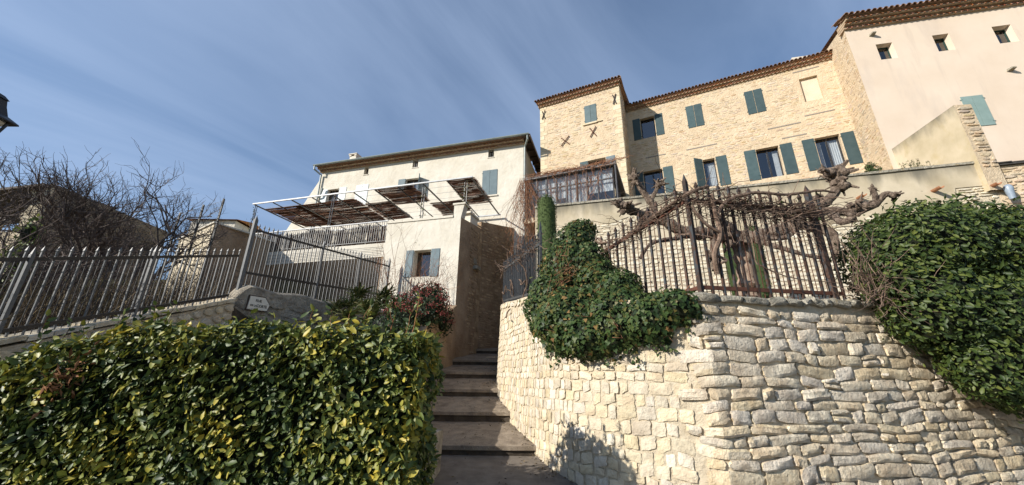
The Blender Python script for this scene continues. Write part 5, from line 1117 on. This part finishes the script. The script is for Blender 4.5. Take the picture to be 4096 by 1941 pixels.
for i, (x, y, Y) in enumerate([(845, 782, 9.2), (880, 770, 9.4), (915, 778, 9.0), (950, 770, 9.6), (985, 775, 9.2), (930, 800, 8.6), (870, 800, 8.6), (1010, 790, 9.0), (900, 745, 9.9), (965, 745, 10.2)]):
    c = at(x, y, Y); n = 70; t = thing('strap_leaved_plant', c, ['strap leaved plant at the left end of the clump by the masonry wall', 'strap leaved plant second along the masonry wall', 'strap leaved plant drooping at the middle of the clump', 'strap leaved plant right of the middle of the clump', 'strap leaved plant beside the red bush', 'low strap leaved plant nearest the hedge top', 'low strap leaved plant behind the hedge at left', 'strap leaved plant just under the red bush', 'strap leaved plant at the foot of the tall fence', 'strap leaved plant below the end of the tall fence'][i], 'plant', 'strap leaved plants along the wall')
    a = NR.uniform(0, 6.283, n); pp = np.tile(c, (n, 1)) + NR.normal(0, .05, (n, 3)); z = norm(np.stack([np.cos(a + 1.5) * .3, np.sin(a + 1.5) * .3, np.ones(n)], 1)); x_ = norm(np.stack([np.cos(a), np.sin(a), NR.uniform(-.2, 1.0, n)], 1)); y_ = norm(np.cross(z, x_)); z = np.cross(x_, y_)
    obj('leaves', leaf_mesh('leaves', T_BLADE, pp, (x_, y_, z), NR.uniform(.25, .5, n), m_strap), t)['kind'] = 'stuff'
bt = thing('bare_shrub', at(1030, 740, 10.2), 'leafless orange twigged shrub in front of the small shuttered window', 'shrub'); b = MB()
def sprout(mb, p, d, L_, r, depth, wig=.18, kids=(2, 3), fall=.72, up=.0, sides=4, seglen=5):
    pts = [np.asarray(p, float)]; d = np.asarray(d, float); d = d / np.linalg.norm(d)
    for k in range(seglen):
        d = d + np.array([R.gauss(0, wig), R.gauss(0, wig), R.gauss(up, wig)]); d = d / np.linalg.norm(d); pts.append(pts[-1] + d * L_ / seglen)
    mb.tube(pts, [r * (1 - .45 * k / seglen) for k in range(seglen + 1)], sides if r > .012 else 3, cap=False)
    if depth:
        for k in range(R.randint(*kids)):
            i = R.randint(max(1, seglen - 3), seglen); a = d + np.array([R.gauss(0, .62), R.gauss(0, .62), R.gauss(.08, .5)]); sprout(mb, pts[i], a, L_ * R.uniform(fall - .12, fall + .1), r * .64, depth - 1, wig, kids, fall, up, sides, seglen)
for i in range(46): sprout(b, at(R.uniform(985, 1110), R.uniform(720, 760), R.uniform(9.9, 10.6)), (R.gauss(0, .5), R.gauss(-.2, .3), 1), R.uniform(.35, .8), .006, 2, .16, (1, 3), .75)
for i in range(14): sprout(b, at(R.uniform(960, 1000), R.uniform(700, 740), R.uniform(10.2, 11.2)), (R.gauss(0, .3), R.gauss(0, .3), 1), R.uniform(.7, 1.3), .007, 2, .08, (1, 2), .7)
b.build('twigs', m_creep, bt)['kind'] = 'stuff'

# ================================================================== LEFT BACKGROUND
def bare_tree(label, base, lean, H_, r, seed, stems=3):
    R.seed(seed); t = thing('bare_tree', base, label, 'tree', 'bare trees behind the left railings'); bt_, bb = MB(), MB()
    for i in range(stems):
        a = 2 * math.pi * i / stems + R.uniform(0, 1); d = np.array([math.cos(a) * .35 + lean[0], math.sin(a) * .35 + lean[1], 1.0]); pts = [np.asarray(base, float)]
        for k in range(6): d = d + np.array([R.gauss(0, .14), R.gauss(0, .14), R.gauss(0, .06)]); d = d / np.linalg.norm(d); pts.append(pts[-1] + d * H_ * .085)
        bt_.tube(pts, [r * (1 - .09 * k) for k in range(7)], 7, jit=.1)
        for k in range(3, 7):
            for _ in range(1 if k < 5 else 3): sprout(bb, pts[k], d + np.array([R.gauss(0, .75), R.gauss(0, .6), R.gauss(.1, .35)]), H_ * R.uniform(.15, .22), r * .45, 4, .15, (2, 3), .74, .05)
    bt_.build('trunk', m_twig, t, True); bb.build('branches', m_twig, t)['kind'] = 'stuff'
g0 = lambda p, z: (p[0], p[1], z)
bare_tree('bare twiggy tree at the far left edge', g0(at(35, 600, 8.0), 2.6), (-.12, 0), 4.0, .05, 101, 3)
bare_tree('bare twiggy tree in front of the ruined gable', g0(at(255, 600, 9.0), 2.9), (-.14, 0), 4.0, .055, 102, 4)
bare_tree('bare twiggy tree nearest the mesh fence', g0(at(385, 600, 9.5), 3.0), (-.02, 0), 4.2, .055, 103, 3)
R.seed(77)
# ruined stone house
rh = thing('ruined_house', (-18, 15, 3), 'ruined stone house with broken roof behind the bare trees', 'house')
A_, B_ = np.array([-18.7, 14.0]), np.array([-16.4, 17.2]); RF = Fr2(A_, B_); LR = float(np.hypot(*(B_ - A_)))
m_ruin = mat('brown_ruin_stone', [(.30, .22, .145), (.44, .34, .23)], 4, rough=.95, bump=.8, bscale=20, bump2=.8, b2scale=5, rand=.1); m_ruinl = mat('pale_ruin_stone', [(.56, .46, .31), (.68, .58, .42)], 4, rough=.95, bump=.6, bscale=20, rand=.1)
b = MB(); b.add([RF.P(0, 2.5), RF.P(LR, 2.5), RF.P(LR, 7.9), RF.P(0, 8.75), RF.P(0, 2.5, -.45), RF.P(LR, 2.5, -.45), RF.P(LR, 7.9, -.45), RF.P(0, 8.75, -.45)], [(0, 1, 2, 3), (5, 4, 7, 6), (3, 2, 6, 7), (1, 5, 6, 2)]); rwl = b.build('gable_wall', m_ruin, rh)
rubble(RF, .1, LR - .1, 4.5, 7.85, [], rwl, 61, m_ruin, n_single=120, rowh=(.12, .26), width=(.2, .6), cover=.9, proud=(.02, .05))
RL = Fr2(A_ + [-6.0, -.8], A_); b = MB(); b.fbox(RL, 0, 5.6, 2.5, 6.6, -.4, 0); b.fbox(RL, 5.6, 6.1, 2.5, 8.7, -.4, 0.0); fl = b.build('front_wall', m_ruinl, rh)
for k in range(16): q = MB(); q.fbox(RL, 5.55 + .1 * (k % 2), 6.15, 4.6 + k * .255, 4.84 + k * .255, -.42, .02 + .02 * (k % 3)); obj('quoin', q.mesh('quoin', m_ruinl), rh)
for k in range(3): q = MB(); q.fbox(RL, .4 + k * 1.9, .9 + k * 1.9, 6.6, 7.0, -.4, 0); q.build('pier', m_ruinl, rh)
b = MB(); b.add([RL.P(-.3, 6.9, .5), RL.P(6.1, 8.6, .3), RL.P(6.1, 9.0, -3), RL.P(-.3, 7.3, -3), RL.P(-.3, 6.8, .5), RL.P(6.1, 8.5, .3), RL.P(6.1, 8.9, -3), RL.P(-.3, 7.2, -3)], [(0, 1, 2, 3), (7, 6, 5, 4), (0, 4, 5, 1), (1, 5, 6, 2), (3, 2, 6, 7), (0, 3, 7, 4)]); b.build('broken_roof', m_wood, rh)
q = MB(); q.tube([RL.P(3.4, 7.5, .3), RL.P(5.6, 6.9, .35)], .06, 6); q.build('fallen_beam', m_timber, rh)
# outbuilding with sloping parapet, far roof, mesh fence
ob = thing('rendered_outbuilding', (-11, 13, 3), 'low pale rendered outbuilding behind the mesh fence', 'building')
O0, O1, O2 = np.array([-11.9, 13.0]), np.array([-9.98, 12.0]), np.array([-9.0, 14.2]); OF, OS = Fr2(O0, O1), Fr2(O1, O2); LO = float(np.hypot(*(O1 - O0))); LS = float(np.hypot(*(O2 - O1)))
b = MB(); b.quad(OF.P(0, 2.5), OF.P(LO, 2.5), OF.P(LO, 6.32), OF.P(0, 6.05)); b.build('front_wall', m_stained, ob)
b = MB(); b.quad(OS.P(0, 2.5), OS.P(LS, 2.5), OS.P(LS, 6.30), OS.P(0, 6.32)); b.build('side_wall', m_dirty, ob)
b = MB(); b.obox(OF.P(-.05, 6.05, .05), OF.u * (LO + .1) + np.array([0, 0, .27]), -OF.n * 1.2, (0, 0, .05)); b.obox(OS.P(-.02, 6.325, .05), OS.u * LS, -OS.n * .3, (0, 0, .05)); b.build('coping', m_cream, ob)
fr_ = thing('far_cottage', (-13, 21, 4), 'small far cottage with pale walls and clay roof above the outbuilding', 'house')
b = MB(); b.box(-17.5, -15.1, 19.5, 22, 4, 9.45); b.build('wall', m_cream, fr_); b = MB(); b.add([(-17.7, 19.3, 9.45), (-14.9, 19.3, 9.45), (-14.9, 22.2, 9.5), (-17.7, 22.2, 9.5), (-17.7, 20.8, 9.8), (-14.9, 20.8, 9.8)], [(0, 1, 5, 4), (3, 4, 5, 2), (0, 4, 3), (1, 2, 5)]); b.build('roof', m_tile, fr_)
for k, (x, y0_, y1_) in enumerate([(428, 615, 535), (483, 612, 515), (535, 600, 500)]):
    p0, p1 = at(x - (y0_ - y1_) * .0, y0_, 9.4), at(x, y1_, 9.4); p = np.array([p0[0], p0[1]]); z1 = p1[2]
    if k == 0: mf = thing('mesh_fence', (p[0], p[1], 4), 'green wire mesh fence panel on dark posts behind the railings', 'fence'); pp = []
    pp.append((p, z1)); b = MB(); b.box(p[0] - .018, p[0] + .018, p[1] - .018, p[1] + .018, 2.9, z1); b.build('post', m_lamp, mf)
for (p, za), (q, zb_) in zip(pp, pp[1:]):
    for k in range(9): t = k / 8; b = MB(); b.tube([(p[0], p[1], lerp(4.6, za - .06, t)), (q[0], q[1], lerp(4.6, zb_ - .06, t))], .0035, 3); b.build('wire', m_iron, mf)
    for k in range(14): t = k / 13; a_ = lerp(p, q, t); b = MB(); b.tube([(a_[0], a_[1], 4.6), (a_[0], a_[1], lerp(za, zb_, t) - .06)], .0022, 3); b.build('wire', m_iron, mf)
# dry herbage on the bank behind the left railings
P_ = np.stack([NR.uniform(-9.5, -6.2, 2200), NR.uniform(4.2, 9.0, 2200), np.zeros(2200)], 1); P_[:, 2] = 1.75 + (P_[:, 1] - 4.2) * .27
z = norm(NR.normal(0, 1, P_.shape)); x_ = norm(NR.normal(0, .35, P_.shape) + [0, 0, 1]); y_ = norm(np.cross(z, x_)); z = np.cross(x_, y_)
tag(obj('dry_herbage', leaf_mesh('dry_herbage', T_STALK, P_, (x_, y_, z), NR.uniform(.3, 1.1, len(P_)), m_dry)), 'dry stalks and weeds covering the bank behind the left railings', 'weeds', kind='stuff')
b = MB()
for i in range(760): sprout(b, ((R.uniform(-10.5, -6.3), R.uniform(4.4, 9.5), 1.7 + R.uniform(0, 1.3)) if i < 480 else (R.uniform(-15, -8.2), R.uniform(9, 13), 2.8 + R.uniform(0, 1.6))), (R.gauss(0, .6), R.gauss(0, .4), 1), R.uniform(.4, .9), .008, 2, .2, (2, 3), .75)
tag(b.build('bramble_thicket', m_bram), 'dark bramble thicket behind the left railings', 'brambles', kind='stuff')
c = at(85, 560, 6.6); bush('leafy_climber', 'yellow green leafy climber on the far left railings', [(c[0], c[1], c[2] - .2, .18, .18, .3), (c[0] + .05, c[1], c[2] - .7, .25, .2, .45), (c[0] + .3, c[1] - .3, c[2] - 1.3, .35, .2, .4)], 420, mat('bright_climber_leaf', None, rough=.5, palette=G((.05, .09, .02), (.10, .15, .03), (.18, .20, .04)), trans=.25), T_OVAL, (.05, .10))
# ---------------------------------------------------------------- lamps
lp = thing('street_lantern', (-7.52, 4.5, 0), 'black street lantern cut off by the left edge', 'lamp')
c = np.array([-7.52, 4.5, 4.95])
b = MB(); b.lathe(c, [(.001, .0), (.40, 0), (.395, .02), (.27, .10), (.22, .24), (.20, .33), (.22, .34), (.16, .40), (.05, .45), (.045, .50), (.07, .54), (.04, .58), (.005, .62)], 4); b.build('cap', m_lamp, lp)
b = MB(); 
for k in range(4):
    a = math.pi / 4 + k * math.pi / 2; b.tube([c + [.30 * math.cos(a), .30 * math.sin(a), 0], c + [.17 * math.cos(a), .17 * math.sin(a), -.52]], .018, 5)
b.lathe(c - [0, 0, .56], [(.05, -.12), (.19, 0), (.19, .04), (.02, .04)], 4); b.build('cage', m_lamp, lp)
b = MB(); b.lathe(c - [0, 0, .52], [(.165, 0), (.29, .52)], 4); b.build('glazing', m_glass, lp)
b = MB(); b.lathe((-7.52, 4.5, 0), [(.11, 0), (.11, .5), (.06, .6), (.045, 3), (.04, 4.3)], 10); b.build('pole', m_lamp, lp, True)
wlp = thing('wall_lantern', Kf.P(4.15, 9.7), 'black wall lantern at the right edge on the pink house', 'lamp')
b = MB(); c = Kf.P(4.12, 9.72, .42)
for a, d in (((-.10, -.10), (-.16, -.16)), ((.10, -.10), (.16, -.16)), ((.10, .10), (.16, .16)), ((-.10, .10), (-.16, .16))): b.tube([c + Kf.u * a[0] + Kf.n * a[1], c + Kf.u * d[0] + Kf.n * d[1] + [0, 0, .36]], .014, 5)
for w_, z in ((.10, 0), (.16, .36)):
    q = [c + Kf.u * (w_ * x) + Kf.n * (w_ * y) + [0, 0, z] for x, y in ((-1, -1), (1, -1), (1, 1), (-1, 1))]
    for k in range(4): b.tube([q[k], q[(k + 1) % 4]], .013, 5)
b.build('cage', m_lamp, wlp); b = MB(); b.lathe(c + [0, 0, .37], [(.24, 0), (.10, .16), (.02, .24)], 4); b.build('cap', m_lamp, wlp)
b = MB(); b.tube([Kf.P(4.12, 10.3, 0), Kf.P(4.12, 10.4, .2), Kf.P(4.12, 10.3, .42)], .015, 6); b.build('bracket', m_lamp, wlp)

# ---------------------------------------------------------------- leaf litter along the wall foot and on the steps
P_ = []
for i in range(420):
    y = R.uniform(4.8, 12.5); k = [j for j, q in enumerate(STEP) if q[0] <= y]
    if k: a, b_ = STEP[k[-1]], STEP[k[-1] + 1]; z = a[1] + (b_[2] - a[1]) * (y - a[0]) / (b_[0] - a[0])
    else: z = .095 * y
    xw = float(np.interp(-y, -WALL[60:420, 1], WALL[60:420, 0])); P_.append((xw - abs(R.gauss(0, .12)) - .03 if R.random() < .7 else R.uniform(-1.2, xw), y, z + .012))
P_ = np.array(P_); tag(obj('leaf_litter', leaf_mesh('leaf_litter', T_OVAL, P_, leaf_frames(P_, np.tile([0, 0, 1.0], (len(P_), 1)), None, (0, 0, 0), .35), NR.uniform(.02, .055, len(P_)), m_dry)), 'dry fallen leaves scattered on the steps along the wall foot', 'leaf litter', kind='stuff')
